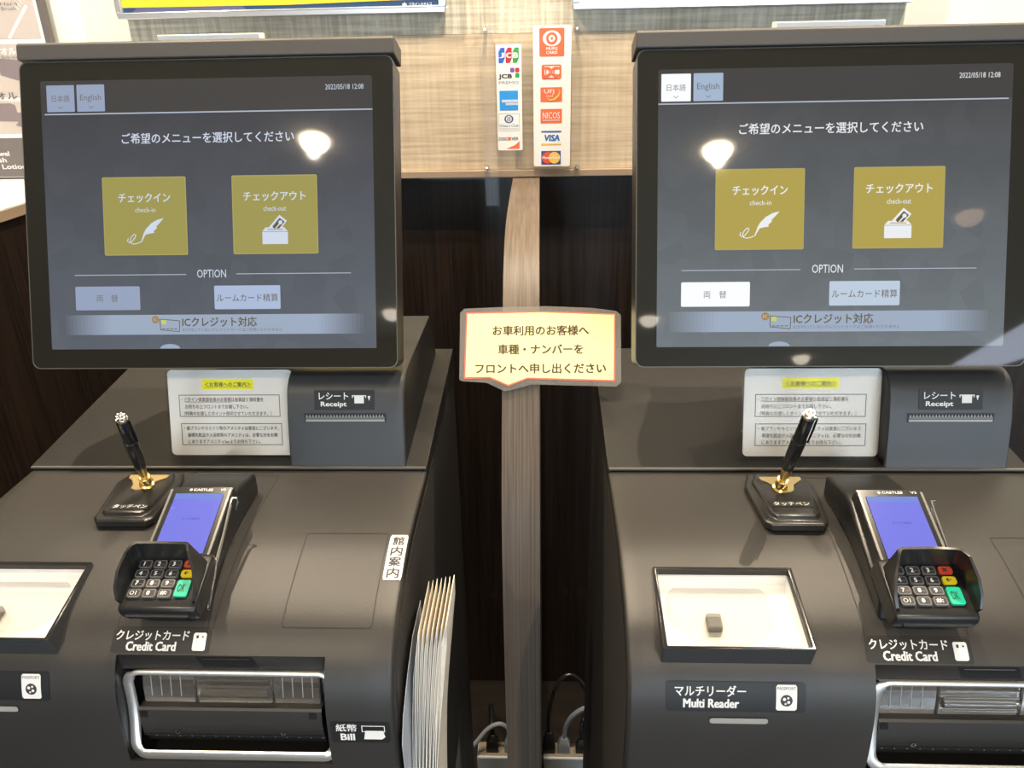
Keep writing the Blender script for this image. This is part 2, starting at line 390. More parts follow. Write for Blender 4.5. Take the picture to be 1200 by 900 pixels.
def groove(mb, u0, u1, t0, t1, r=0.004, wd=0.0007, sides=4):
    base = rrect(u0, -t1, u1, -t0, r)
    # densify
    pts = []
    for a, b in zip(base, base[1:]+base[:1]):
        n = max(1, int(hypot(b[0]-a[0], b[1]-a[1])/0.006))
        for k in range(n): pts.append((a[0]+(b[0]-a[0])*k/n, a[1]+(b[1]-a[1])*k/n))
    cx = (u0+u1)/2; cy = -(t0+t1)/2; hx = (u1-u0)/2; hy = (t1-t0)/2
    rows = []
    for q in (0, wd):
        rows.append([D(cx+(x-cx)*(1-q/hx), cy+(y-cy)*(1-q/hy), -0.0003) for x, y in pts])
    mb.strip(rows, M['groove'], True)

def plate(mb, u0, y0, u1, y1, m, h=0.0, r=0.002):
    """decal patch that follows the curved cover"""
    n = 14; rows = []
    for k in range(n+1):
        y = y0 + (y1-y0)*k/n; e = min(y-y0, y1-y); q = 0 if e >= r else r - math.sqrt(max(0, r*r-(r-e)**2))
        rows.append([D(u0+q, y, h), D(u1-q, y, h)])
    mb.strip(rows, m)

def kiosk(loc, rz, which):
    label = {'L': 'black check-in kiosk on the left with pamphlets racked on its side',
             'R': 'black check-in kiosk on the right showing its whole square glass reader'}[which]
    root = empty('check_in_kiosk', loc, rz); tag(root, label, 'kiosk', 'check-in kiosks')
    base = empty('kiosk_origin', (0, 0, 0)); bpy.data.objects.remove(base)
    def P(o): o.location = (0, 0, SEAM); return o
    P(cover(root))
    # side panels and back
    for sg in (-1, 1):
        ins = [PS(t, -0.022) for t in [0.004] + TT[2::3]] 
        pl = [(0.275, 0.008), (0.004, -0.020)] + ins[1:] + [(PC[-1][0]+0.022, -0.90), (0.275, -0.90)]
        P(MB().prism(pl, lambda p, q, r: (r, p, q), sg*0.2095, sg*0.2140, M['side']).build('side_panel', root))
    P(MB().box(-0.209, 0.209, 0.270, 0.2745, -0.90, 0.008, M['side']).build('back_panel', root))
    P(MB().box(-0.21, 0.21, -0.21, 0.27, -SEAM, -0.905, M['black']).build('plinth', root))
    # black gasket between cover and side panels
    g = MB()
    for sg in (-1, 1):
        g.strip([[S(sg*0.2125, t, -0.012), S(sg*0.2125, t, -0.0235)] for t in TT], M['black'])
        g.strip([[(sg*0.2125, v, 0.0+0.1*v), (sg*0.2125, v, -0.021+0.1*v)] for v in (0.001, 0.1, 0.2, 0.28)], M['black'])
    P(g.build('gasket', root))
    # rear deck
    dk = [(0.0022, -0.012), (0.0022, 0.0030), (0.0034, 0.0042), (0.10, 0.0135), (0.20, 0.0225), (0.279, 0.0295), (0.2815, 0.0275), (0.2815, 0.005), (0.275, 0.002)]
    d = MB().prism(dk, lambda p, q, r: (r, p, q), -0.215, 0.215, M['deck'], M['black']); P(d.build('rear_deck', root, bevel=0.0006))
    P(MB().box(-0.214, 0.214, -0.0008, 0.0022, 0.0025, 0.0042, mat('seam_light', (0.22, 0.21, 0.19), 0.3, 0.5)).build('seam_strip', root))
    # printer housing
    hp = [(0.002, 0.0045), (0.0045, 0.014), (0.014, 0.056), (0.0225, 0.080), (0.0265, 0.0865), (0.033, 0.0925), (0.043, 0.0965), (0.06, 0.0975), (0.226, 0.0955), (0.236, 0.090), (0.262, 0.032), (0.262, 0.012)]
    hb = MB(); xs = [0.069, 0.0705, 0.1915, 0.193]
    def hh(p, q, e): return (p + (0.0015 if e else 0), q - (0.0012 if e and q > 0.05 else 0))
    rows = [[(x, *hh(p, q, x in (0.069, 0.193))) for x in xs] for p, q in hp]
    hb.strip(rows, M['housing'])
    for x in (0.069, 0.193):
        hb.poly([(x, *hh(p, q, True)) for p, q in hp], M['black'])
    P(hb.build('printer_housing', root, smooth=True))
    # receipt slot and its label, on the slanted front of the housing
    sl = math.atan2(0.042, 0.0095)
    def HF(x, y, h=0.0):   # x=u, y=height w on the front face
        v = 0.0045 + (y-0.014)*0.0095/0.042 if y < 0.056 else 0.014 + (y-0.056)*0.0085/0.024
        return (x, v - h - 0.0004, y + h*0.2)
    s_ = MB(); s_.rect(HF, 0.0875, 0.0515, 0.174, 0.0605, M['black'], 0.0003)
    s_.rect(HF, 0.0890, 0.0522, 0.1725, 0.0545, M['led'], 0.0006)
    s_.rect(HF, 0.0890, 0.0550, 0.1725, 0.0572, M['key'], 0.0006)
    for k in range(26):
        x = 0.0895 + k*0.0032; s_.poly([HF(x, 0.0572, 0.0009), HF(x+0.0018, 0.0572, 0.0009), HF(x+0.0009, 0.0598, 0.0009)], M['led'])
    P(s_.build('receipt_slot', root))
    lb = MB(); lb.rect(HF, 0.0985, 0.0640, 0.1620, 0.0835, M['decal'], 0.0002)
    lb.text(HF, 'レシート', 0.1035, 0.0744, 0.1345, 0.0812, M['decaltext'], 0.0005, 0.012)
    lb.text(HF, 'Receipt', 0.1055, 0.0662, 0.1325, 0.0722, M['decaltext'], 0.0005, 0.025)
    lb.rect(HF, 0.1385, 0.0776, 0.1535, 0.0786, M['decaltext'], 0.0005); lb.rect(HF, 0.1410, 0.0705, 0.1510, 0.0776, M['decaltext'], 0.0005)
    lb.rect(HF, 0.1385, 0.0760, 0.1395, 0.0786, M['decaltext'], 0.0005); lb.rect(HF, 0.1525, 0.0760, 0.1535, 0.0786, M['decaltext'], 0.0005)
    lb.poly([HF(0.1550, 0.0778, 0.0005), HF(0.1580, 0.0778, 0.0005), HF(0.1565, 0.0730, 0.0005)], M['decaltext'])
    P(lb.build('receipt_label', root))
    # hatch and terminal plate outlines: thin inset panels
    h = MB(); groove(h, 0.118, 0.195, tv(-0.1095), tv(-0.2035), 0.003)
    P(h.build('hatch', root))
    h = MB(); t0 = tv(-0.012); t1 = tv(-0.2045); n = 26
    for u in (-0.0223, 0.0600): h.strip([[D(u, -(t0+(t1-t0)*k/n), -0.0003), D(u+0.0007, -(t0+(t1-t0)*k/n), -0.0003)] for k in range(n+1)], M['groove'])
    h.rect(D, -0.0223, -t1, 0.0607, -t1+0.0007, M['groove'], -0.0003); h.rect(D, -0.0223, -t0, 0.0607, -t0+0.0007, M['groove'], -0.0003)
    P(h.build('terminal_plate', root))
    # card label
    y1 = -tv(-0.2053); y0 = -tv(-0.2196)
    c = MB(); plate(c, -0.0235, y0, 0.0600, y1, M['decal'], 0, 0.0015)
    yy = y1-y0
    c.text(D, 'クレジットカード', -0.0205, y0+yy*0.53, 0.0415, y0+yy*0.94, M['decaltext'], 0.0003, 0.012)
    c.text(D, 'Credit Card', -0.0105, y0+yy*0.10, 0.0315, y0+yy*0.47, M['decaltext'], 0.0003, 0.025)
    plate(c, 0.0455, y0+yy*0.12, 0.0565, y0+yy*0.86, M['decaltext'], 0.0003, 0.0012)
    c.rect(D, 0.0480, y0+yy*0.63, 0.0500, y0+yy*0.75, M['ink'], 0.0005); c.disc(D, 0.0535, y0+yy*0.69, 0.0008, M['ink'], 10, 0.0005)
    P(c.build('credit_card_label', root))
    # bill label
    y1 = -tw(-0.0990); y0 = -tw(-0.1205)
    c = MB(); plate(c, 0.1610, y0, 0.2105, y1, M['decal'], 0, 0.0015); yy = y1-y0
    c.text(D, '紙幣', 0.1655, y0+yy*0.56, 0.1830, y0+yy*0.91, M['decaltext'], 0.0003, 0.012)
    c.text(D, 'Bill', 0.1690, y0+yy*0.14, 0.1805, y0+yy*0.45, M['decaltext'], 0.0003, 0.025)
    c.frame(D, 0.1870, y0+yy*0.55, 0.2065, y0+yy*0.85, 0.0007, M['decaltext'], 0.0003)
    c.poly([D(0.1885, y0+yy*0.20, 0.0005), D(0.2035, y0+yy*0.20, 0.0005), D(0.2065, y0+yy*0.32, 0.0005), D(0.2050, y0+yy*0.62, 0.0005), D(0.1900, y0+yy*0.62, 0.0005)], M['decaltext'])
    P(c.build('bill_label', root))
    # multi reader label (the square code on it is left out)
    y1 = -tw(-0.0592); y0 = -tw(-0.0825); yy = y1-y0
    c = MB(); plate(c, -0.1845, y0, -0.0735, y1, M['decal'], 0, 0.002)
    c.text(D, 'マルチリーダー', -0.1775, y0+yy*0.53, -0.1210, y0+yy*0.88, M['decaltext'], 0.0003, 0.012)
    c.text(D, 'Multi Reader', -0.1705, y0+yy*0.15, -0.1265, y0+yy*0.44, M['decaltext'], 0.0003, 0.025)
    plate(c, -0.0970, y0+yy*0.08, -0.0805, y0+yy*0.93, M['decaltext'], 0.0003, 0.0012)
    c.text(D, 'PASSPORT', -0.0962, y0+yy*0.77, -0.0813, y0+yy*0.86, M['ink'], 0.0005, 0.0)
    c.disc(D, -0.0888, y0+yy*0.42, 0.0048, M['ink'], 20, 0.0005)
    for (dx, dy, r) in ((-0.0018, 0.0012, 0.0014), (0.0012, 0.0022, 0.0010), (0.0016, -0.0012, 0.0013), (-0.0008, -0.0025, 0.0009)):
        c.disc(D, -0.0888+dx, y0+yy*0.42+dy, r, M['decaltext'], 7, 0.0007)
    P(c.build('multi_reader_label', root))
    c = MB(); ya = -tw(-0.0880); yb = -tw(-0.0930); plate(c, -0.1490, yb, -0.1025, ya, M['led'], 0.0006, 0.0022); P(c.build('indicator_bar', root))
    if which == 'L':
        ya = -tv(-0.1120); yb = -tv(-0.1618); c = MB(); plate(c, 0.1972, yb, 0.2137, ya, M['white'], 0.0, 0.0008)
        hh_ = (ya-yb)
        for k, ch in enumerate('館内案内'):
            c.text(D, ch, 0.2003, ya-hh_*(0.055+0.232*k)-hh_*0.20, 0.2107, ya-hh_*(0.055+0.232*k), M['ink'], 0.0003, 0.018)
        s = P(c.build('guide_sticker', root)); s['label'] = 'white vertical sticker with four black characters'
    # reader: glass-topped box whose front edge stands proud
    a, b = RO[0], RO[1]
    def RT(x, y, h=0.0):   # x=u, y: 0 back .. 1 front along the tilted glass
        v = -0.148 + (-0.2268+0.148)*y; w_ = -0.0085 + (-0.0278+0.0085)*y
        return (x, v - 0.238*h, w_ + 0.971*h)
    r = MB(); O = [(a, 0), (b, 0), (b+0.0, 1), (a, 1)]; it = 0.0036
    inner = [(a+it, 0.045), (b-it, 0.045), (b-it, 0.965), (a+it, 0.965)]
    top_o = [RT(x, y, 0.001) for x, y in O]; top_i = [RT(x, y, 0.001) for x, y in inner]
    r.add(top_o+top_i, [(i, (i+1) % 4, 4+(i+1) % 4, 4+i) for i in range(4)], M['blackgloss'])
    low = [RT(x, y, -0.006) for x, y in inner]; r.add(top_i+low, [(i, (i+1) % 4, 4+(i+1) % 4, 4+i) for i in range(4)], M['black'])
    bot = [(a, -0.148, -0.012), (b, -0.148, -0.012), (b, -0.2205, -0.0485), (a, -0.2205, -0.0485)]
    r.add(top_o+bot, [((i+1) % 4, i, 4+i, 4+(i+1) % 4) for i in range(4)], M['housing'])
    P(r.build('reader_frame', root, bevel=0.0012))
    P(MB().poly([RT(x, y, -0.0005) for x, y in inner], M['clear']).build('reader_glass', root))
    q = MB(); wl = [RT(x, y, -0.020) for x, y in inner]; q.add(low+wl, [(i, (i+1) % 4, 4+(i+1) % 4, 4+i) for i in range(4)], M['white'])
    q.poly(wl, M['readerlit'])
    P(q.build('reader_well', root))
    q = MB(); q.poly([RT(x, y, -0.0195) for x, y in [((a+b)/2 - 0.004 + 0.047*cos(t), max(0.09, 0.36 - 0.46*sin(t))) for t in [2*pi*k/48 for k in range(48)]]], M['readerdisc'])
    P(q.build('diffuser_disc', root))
    P(MB().box((a+b)/2-0.0185, (a+b)/2-0.0060, 0.48, 0.66, -0.0190, -0.0110, M['sensor'], RT).build('reader_sensor', root, bevel=0.0015))
    # bill slot
    u0, u1, t0, t1 = BO; tm = lambda w_: tw(w_)
    q = MB()
    ta = tm(-0.0590)
    q.strip([[S(u0, t0, -0.001), S(u1, t0, -0.001)], [S(u0, ta, -0.0105), S(u1, ta, -0.0105)]], M['shell'])
    tl = [t0+(t1-t0)*k/14 for k in range(15)]
    for u in (u0, u1): q.strip([[S(u, t, -0.001), S(u, t, -0.012), S(u, t, -0.024)] for t in tl], M['shell'])
    P(q.build('slot_surround', root, smooth=True))
    q = MB()
    for u in (u0+0.0005, u1-0.0005): q.strip([[S(u, t, -0.016), S(u, t, -0.05)] for t in tl], M['black'])
    q.strip([[S(u0, t0+0.012, -0.014), S(u1, t0+0.012, -0.014)], [S(u0, t0+0.012, -0.05), S(u1, t0+0.012, -0.05)]], M['black'])
    q.strip([[S(u0, t, -0.050), S(u1, t, -0.050)] for t in tl], M['black'])
    q.strip([[S(u0, t1, -0.003), S(u1, t1, -0.003)], [S(u0, t1, -0.05), S(u1, t1, -0.05)]], M['black'])
    P(q.build('slot_cavity', root))
    # handle notch in the sloping top band
    def BT(x, y, h=0.0):
        p = Vector(S(x, t0, -0.001)); r_ = Vector(S(x, ta, -0.0105)); p = p + (r_-p)*y
        return (p.x, p.y - h*0.6, p.z + h*0.8)
    q = MB(); q.poly([BT(0.0480, 0.12, 0.0004), BT(0.0960, 0.12, 0.0004), BT(0.1010, 0.88, 0.0004), BT(0.0530, 0.88, 0.0004)], M['black'])
    q.poly([BT(0.0530, 0.22, 0.0008), BT(0.0930, 0.22, 0.0008), BT(0.0935, 0.30, 0.0008), BT(0.0535, 0.30, 0.0008)], M['chrome'])
    P(q.build('finger_notch', root))
    # chrome frame swept round the opening
    def co(t): return -0.0095 + 0.0075*max(0, min(1, (t-ta)/(t1-ta)))
    A, B, C_, E_ = u0+0.0050, u1+0.0030, ta+0.0028, t1-0.0060
    path = [(x, -y) for x, y in rrect(A, -E_, B, -C_, 0.011, 6)]
    dense = []
    for p, p2 in zip(path, path[1:]+path[:1]):
        n = max(1, int(hypot(p2[0]-p[0], p2[1]-p[1])/0.008))
        for k in range(n): dense.append((p[0]+(p2[0]-p[0])*k/n, p[1]+(p2[1]-p[1])*k/n))
    rows = []; n = len(dense)
    for i, (x, t) in enumerate(dense):
        a_ = dense[i-1]; b_ = dense[(i+1) % n]; dx, dt = b_[0]-a_[0], b_[1]-a_[1]; l = hypot(dx, dt); nx, nt = dt/l, -dx/l
        hw = 0.0048 if abs(nx) > 0.7 else (0.0026 if t < (C_+E_)/2 else 0.0052)
        rows.append([S(x+nx*hw*cos(g_), t+nt*hw*cos(g_), co(t)-0.008*(1 if abs(nx) > 0.7 else abs(nx))*sin(pi*max(0, min(1, (t-C_)/(E_-C_))))+0.0022*sin(g_)) for g_ in [2*pi*k/10 for k in range(10)]])
    rows.append(rows[0])
    P(MB().strip(rows, M['chromedull'], True).build('chrome_frame', root, smooth=True))
    # clear plastic guides
    for (xa, xb) in ((u0+0.012, 0.0400), (0.0412, 0.1065), (0.1077, u1-0.010)):
        q = MB(); tA, tB = tm(-0.0650), tm(-0.0985)
        q.strip([[S(x, t, o) for x, o in ((xa, -0.030), (xa, -0.021), (xa+0.001, -0.020), (xb-0.001, -0.020), (xb, -0.021), (xb, -0.030))] for t in [tA+(tB-tA)*k/4 for k in range(5)]], M['clearblock'])
        o = P(q.build('clear_guide', root))
    q = MB(); tA, tB = tm(-0.0650), tm(-0.0985)
    q.strip([[S(u0+0.01, t, -0.0335), S(u1-0.008, t, -0.0335)] for t in (tA, (tA+tB)/2, tB)], mat('guide_backing', (0.12, 0.105, 0.09), 0.35))
    for x in [0.002+0.0085*k for k in range(4)] + [0.116+0.0085*k for k in range(4)]:
        q.box(x, x+0.0005, tA+0.001, tB-0.007, -0.0195, -0.0190, M['led'], lambda x_, y_, z_: S(x_, y_, z_))
    P(q.build('guide_backing', root))
    q = MB()
    for tt_ in (tm(-0.0720), tm(-0.0790), tm(-0.0930)):
        q.tube([S(0.0440, tt_, -0.0180), S(0.1045, tt_, -0.0180)], 0.0009, M['clearblock'], 8)
    q.tube([S(0.0440, tm(-0.0855), -0.0190), S(0.1045, tm(-0.0855), -0.0190)], 0.0042, M['clearblock'], 12)
    P(q.build('guide_roller', root, smooth=True))
    # tray
    q = MB(); tA, tB = tm(-0.0990), tm(-0.1300)
    q.strip([[S(u0+0.010, t, o), S(u1-0.008, t, o)] for t, o in ((tA, -0.030), (tA, -0.014), (tA+0.002, -0.0125), ((tA+tB)/2, -0.0115), (tB-0.002, -0.0125), (tB, -0.014), (tB, -0.03))], M['shell'])
    P(q.build('bill_tray', root, smooth=True))
    q = MB()
    for x in (u0+0.0115, u1-0.0185): q.rect(lambda x_, y_, h_: S(x_, -y_, h_-0.0112), x, -tm(-0.1080), x+0.0060, -tm(-0.1020), M['black'], 0.0)
    q.rect(lambda x_, y_, h_: S(x_, -y_, h_-0.0118), u0+0.010, -tm(-0.1290), u1-0.008, -tm(-0.1275), M['groove'], 0.0002)
    P(q.build('tray_marks', root))
    for x in (0.0230, 0.1150):
        P(MB().disc(lambda x_, y_, h_: S(x_, -y_, h_-0.0112), x, -tm(-0.1245), 0.0022, M['chrome'], 12).disc(lambda x_, y_, h_: S(x_, -y_, h_-0.0108), x, -tm(-0.1245), 0.0010, M['black'], 10).build('screw', root))
    q = MB(); q.strip([[S(u0+0.01, tm(-0.130), -0.016), S(u1-0.008, tm(-0.130), -0.016)], [S(u0+0.01, tm(-0.1395), -0.016), S(u1-0.008, tm(-0.1395), -0.016)]], M['black'])
    for k in range(15): q.rect(lambda x_, y_, h_: S(x_, -y_, h_-0.0155), 0.0+k*0.0105, -tm(-0.1345), 0.0009+k*0.0105, -tm(-0.1325), M['led'], 0)
    P(q.build('bill_slot', root))
    return root

# ------------------------------------------------------------------ monitor
TILT = R(20.18)
def MT(x, y, h=0.0):
    """x,y in metres on the display (origin lower left of the 338 x 270.5 mm picture), h out of the glass"""
    s, c = sin(TILT), cos(TILT)
    return (x-0.169, 0.0216 + y*s - h*c, 0.1317 + y*c + h*s)
def monitor(loc, rz, which):
    k = 0.62 if which == 'L' else 1.0
    dx = -0.0018 if which == 'L' else 0.0018
    def T(x, y, h=0.0): return MT(x/1000.0 - dx, y/1000.0, h+0.0003)
    root = empty('touch_monitor', loc, rz)
    tag(root, {'L': 'left touch monitor with dim grey-blue language buttons on its menu screen', 'R': 'right touch monitor with bright white Japanese language button'}[which], 'monitor', 'kiosk touch monitors')
    def P(o): o.location = (0, 0, SEAM); return o
    W0, W1, H0, H1 = -0.0215, 0.3600, -0.0205, 0.2900
    # housing behind the glass
    out = rrect(W0, H0, W1, H1, 0.008)
    rows = [[MT(x, y, h) for x, y in rrect(W0+e, H0+e, W1-e, H1-e, 0.008)] for e, h in ((0.001, -0.001), (0.0, -0.002), (0.0, -0.034), (0.003, -0.037))]
    b = MB().strip(rows, M['blacksatin'], True); b.add(rows[-1], [tuple(range(len(rows[-1])))], M['blacksatin'])
    P(b.build('rear_shell', root, smooth=True))
    b = MB(); o_ = [MT(x, y, 0) for x, y in out]; i_ = [MT(x, y, 0) for x, y in rrect(-0.0003, -0.0003, 0.3383, 0.2708, 0.0025)]
    b.add(o_ + i_, [(i, (i+1) % len(o_), len(o_)+(i+1) % len(o_), len(o_)+i) for i in range(len(o_))], M['bezel'])
    b.strip([o_, [MT(x, y, -0.0012) for x, y in out]], M['bezel'], True)
    e_ = [[MT(x, y, 0.0001) for x, y in rrect(W0+q, H0+q, W1-q, H1-q, 0.008)] for q in (0.0, 0.0009)]
    b.strip(e_, flat('bezel_edge', (0.10, 0.095, 0.085), 0.3), True)
    P(b.build('bezel', root))
    # top cap
    c = MB(); cpz = [(0.2915, 0.0015), (0.3060, 0.0025), (0.3085, 0.0), (0.3095, -0.004), (0.3095, -0.040), (0.2915, -0.040)]
    c.prism(cpz, lambda p, q, r: MT(r, p, q), W0-0.0008, W1+0.0008, M['cap']); P(c.build('top_cap', root, bevel=0.0012))
    P(MB().box(-0.053, 0.053, 0.142, 0.158, 0.404, 0.4265, M['white']).build('top_light_bar', root, bevel=0.001))
    # neck down to the deck
    n = MB(); n.box(-0.035, 0.035, 0.088, 0.150, 0.022, 0.24, M['blacksatin']); P(n.build('neck', root, bevel=0.004))
    # lit picture
    bg = bpy.data.materials.new('screen_%s' % which); bg.use_nodes = True; nt = bg.node_tree; B = nt.nodes['Principled BSDF']
    B.inputs['Base Color'].default_value = (0.01, 0.01, 0.012, 1); B.inputs['Roughness'].default_value = 0.03
    tc = nt.nodes.new('ShaderNodeTexCoord'); mp = nt.nodes.new('ShaderNodeMapping'); vo = nt.nodes.new('ShaderNodeTexVoronoi'); rp = nt.nodes.new('ShaderNodeValToRGB')
    mp.inputs['Scale'].default_value = (9, 9, 9); mp.inputs['Rotation'].default_value = (0.3, 0.9, 0.5); vo.feature = 'F1'; vo.inputs['Randomness'].default_value = 1.0; vo.distance = 'EUCLIDEAN'
    nt.links.new(tc.outputs['Object'], mp.inputs[0]); nt.links.new(mp.outputs[0], vo.inputs['Vector'])
    nt.links.new(vo.outputs['Color'], rp.inputs[0])
    rp.color_ramp.elements[0].color = (0.92, 0.92, 0.92, 1); rp.color_ramp.elements[1].color = (1.08, 1.08, 1.08, 1)
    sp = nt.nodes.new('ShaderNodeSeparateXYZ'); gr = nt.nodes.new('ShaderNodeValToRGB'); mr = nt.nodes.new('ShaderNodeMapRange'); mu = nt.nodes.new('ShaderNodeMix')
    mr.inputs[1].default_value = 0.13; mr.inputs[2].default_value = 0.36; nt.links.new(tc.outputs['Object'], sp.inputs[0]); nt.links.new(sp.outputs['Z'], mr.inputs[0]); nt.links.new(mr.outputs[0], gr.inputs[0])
    # screen background emission runs from pale grey-blue at its foot to slate at its head
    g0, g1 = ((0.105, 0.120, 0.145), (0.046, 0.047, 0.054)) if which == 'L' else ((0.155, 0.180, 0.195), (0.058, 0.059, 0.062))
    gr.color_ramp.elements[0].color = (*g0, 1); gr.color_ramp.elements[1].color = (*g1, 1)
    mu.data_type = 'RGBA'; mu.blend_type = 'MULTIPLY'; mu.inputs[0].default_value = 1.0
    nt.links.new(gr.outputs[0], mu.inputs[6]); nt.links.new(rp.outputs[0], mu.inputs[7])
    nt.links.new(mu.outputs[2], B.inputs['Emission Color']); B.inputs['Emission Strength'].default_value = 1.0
    hd = screenmat('screen_header_%s' % which, (0.046, 0.043, 0.040))
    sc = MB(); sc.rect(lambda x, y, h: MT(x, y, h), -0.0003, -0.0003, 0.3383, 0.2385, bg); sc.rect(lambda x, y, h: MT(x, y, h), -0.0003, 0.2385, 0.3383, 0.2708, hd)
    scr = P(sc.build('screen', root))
    kid = lambda o: o   # children of the screen share its offset
    wt = screenmat('screen_white_%s' % which, (0.62+0.2*(k > 0.9), 0.68+0.16*(k > 0.9), 0.80+0.06*(k > 0.9)))
    dim = screenmat('screen_line_%s' % which, (0.42, 0.47, 0.55))
    gold_ = screenmat('screen_gold_%s' % which, (0.34, 0.30, 0.075) if which == 'L' else (0.43, 0.34, 0.065))
    goldrim = screenmat('screen_gold_rim_%s' % which, (0.42, 0.36, 0.12))
    btn = screenmat('screen_btn_%s' % which, (0.30, 0.36, 0.50) if which == 'L' else (0.36, 0.46, 0.60))
    btnw = screenmat('screen_btnw_%s' % which, (0.30, 0.36, 0.50) if which == 'L' else (0.95, 0.97, 1.0))
    btnl = screenmat('screen_btnl_%s' % which, (0.40, 0.49, 0.68) if which == 'L' else (0.50, 0.60, 0.72))
    btx = screenmat('screen_btx_%s' % which, (0.16, 0.15, 0.13))
    br = screenmat('screen_brown_%s' % which, (0.12, 0.09, 0.035))
    H = 0.0
    b = MB(); b.rect(T, 4.3, 240.0, 33.0, 266.4, btnw, H, 0.8)
    b.text(T, '日本語', 9.5, 250.0, 28.0, 256.5, btx, H+.0002, 0.0)
    b.strip([[T(16.0, 245.6, H+.0002), T(16.0, 244.9, H+.0002)], [T(18.4, 243.6, H+.0002), T(18.4, 242.9, H+.0002)], [T(20.8, 245.6, H+.0002), T(20.8, 244.9, H+.0002)]], btx)
    kid(b.build('language_button', scr))
    b = MB(); b.rect(T, 35.5, 240.0, 64.2, 266.6, btn, H, 0.8)
    b.text(T, 'English', 39.0, 249.3, 60.6, 257.0, btx, H+.0002, 0.0)
    b.strip([[T(47.5, 245.6, H+.0002), T(47.5, 244.9, H+.0002)], [T(49.9, 243.6, H+.0002), T(49.9, 242.9, H+.0002)], [T(52.3, 245.6, H+.0002), T(52.3, 244.9, H+.0002)]], btx)
    kid(b.build('language_button', scr))
    b = MB(); b.rect(T, 1.5, 237.0, 336.5, 238.3, dim, H)
    b.text(T, '2022/05/18 12:08', 289.4, 257.6, 327.9, 262.6, wt, H, 0.0)
    kid(b.build('status_bar', scr))
    b = MB(); b.text(T, 'ご希望のメニューを選択してください', 80.3, 207.2, 256.6, 217.8, wt, H, 0.008); kid(b.build('heading_text', scr))
    # check-in button
    b = MB(); b.rect(T, 58.0, 95.4, 144.6, 174.2, goldrim, H, 1.5); b.rect(T, 58.9, 96.3, 143.7, 173.3, gold_, H+.0001, 1.2)
    b.text(T, 'チェックイン', 74.7, 148.6, 128.0, 157.8, wt, H+.0003, 0.012); b.text(T, 'check-in', 91.5, 138.8, 112.5, 143.6, wt, H+.0003, 0.0)
    Q = [(120.6, 132.6), (114, 131), (107.5, 127.5), (102, 122), (99.4, 117.5), (97.6, 112.2), (96.4, 109.0), (97.4, 108.8), (99.2, 112.5), (101.4, 116.2), (106.0, 117.3), (110.6, 117.8), (109.8, 119.6), (113.5, 122.8), (112.8, 124.3), (116.6, 128.0)]
    b.poly([T(x, y, H+.0003) for x, y in Q], wt)
    curl = [(96.4, 109.0), (93.0, 107.6), (89.0, 106.8), (86.0, 107.6), (85.0, 110.5), (86.5, 114.0), (89.5, 116.8), (91.2, 116.4), (90.4, 113.4), (87.2, 109.6), (84.4, 108.2), (82.2, 110.0), (83.4, 112.8)]
    rows = []
    for i, (x, y) in enumerate(curl):
        a = curl[max(i-1, 0)]; c_ = curl[min(i+1, len(curl)-1)]; l = hypot(c_[0]-a[0], c_[1]-a[1]); nx, ny = -(c_[1]-a[1])/l*0.42, (c_[0]-a[0])/l*0.42
        rows.append([T(x+nx, y+ny, H+.0003), T(x-nx, y-ny, H+.0003)])
    b.strip(rows, wt); kid(b.build('check_in_button', scr))
    # check-out button
    b = MB(); b.rect(T, 191.8, 95.6, 279.0, 174.4, goldrim, H, 1.5); b.rect(T, 192.7, 96.5, 278.1, 173.5, gold_, H+.0001, 1.2)
    b.text(T, 'チェックアウト', 203.6, 148.8, 267.0, 158.0, wt, H+.0003, 0.012); b.text(T, 'check-out', 223.8, 138.6, 247.0, 143.8, wt, H+.0003, 0.0)
    b.rect(T, 222.0, 105.4, 248.2, 117.6, wt, H+.0003); b.poly([T(x, y, H+.0003) for x, y in ((222, 118.2), (248.2, 118.2), (244.5, 122.2), (225.5, 122.2))], wt)
    b.poly([T(x, y, H+.0004) for x, y in ((227.5, 119.6), (243.0, 119.6), (243.6, 120.5), (227.0, 120.5))], gold_)
    b.poly([T(x, y, H+.0005) for x, y in ((229.2, 122.6), (240.0, 134.6), (247.6, 128.6), (241.6, 121.0), (232.0, 121.0))], wt)
    b.poly([T(x, y, H+.0006) for x, y in ((232.6, 123.0), (240.2, 131.6), (245.3, 127.6), (239.6, 121.0), (234.0, 121.0))], br)
    b.disc(T, 241.0, 127.0, 2.1, wt, 14, H+.0007); b.poly([T(x, y, H+.0007) for x, y in ((239.4, 125.8), (235.6, 121.6), (236.6, 121.0), (240.4, 125.0))], wt)
    kid(b.build('check_out_button', scr))
    b = MB(); b.text(T, 'OPTION', 153.3, 72.2, 183.3, 80.4, wt, H, 0.0)
    b.rect(T, 25.5, 75.2, 142.0, 76.0, dim, H); b.rect(T, 194.0, 75.4, 311.8, 76.2, dim, H); kid(b.build('option_divider', scr))
    b = MB(); b.rect(T, 25.4, 39.8, 93.0, 64.0, btnw, H, 1.3); b.text(T, '両　替', 47.5, 48.0, 70.0, 55.4, btx, H+.0002, 0.0); kid(b.build('option_button', scr))
    b = MB(); b.rect(T, 170.5, 40.0, 238.8, 64.0, btnl, H, 1.3); b.text(T, 'ルームカード精算', 173.0, 47.6, 236.4, 55.6, br, H+.0002, 0.0); kid(b.build('option_button', scr))
    # bright band along the foot
    bm_ = screenmat('screen_band_%s' % which, (0.33, 0.40, 0.52)); be = screenmat('screen_band_end_%s' % which, (0.17, 0.20, 0.26))
    b = MB(); b.rect(T, 62, 14.5, 276, 34.8, bm_, H); g_ = g0
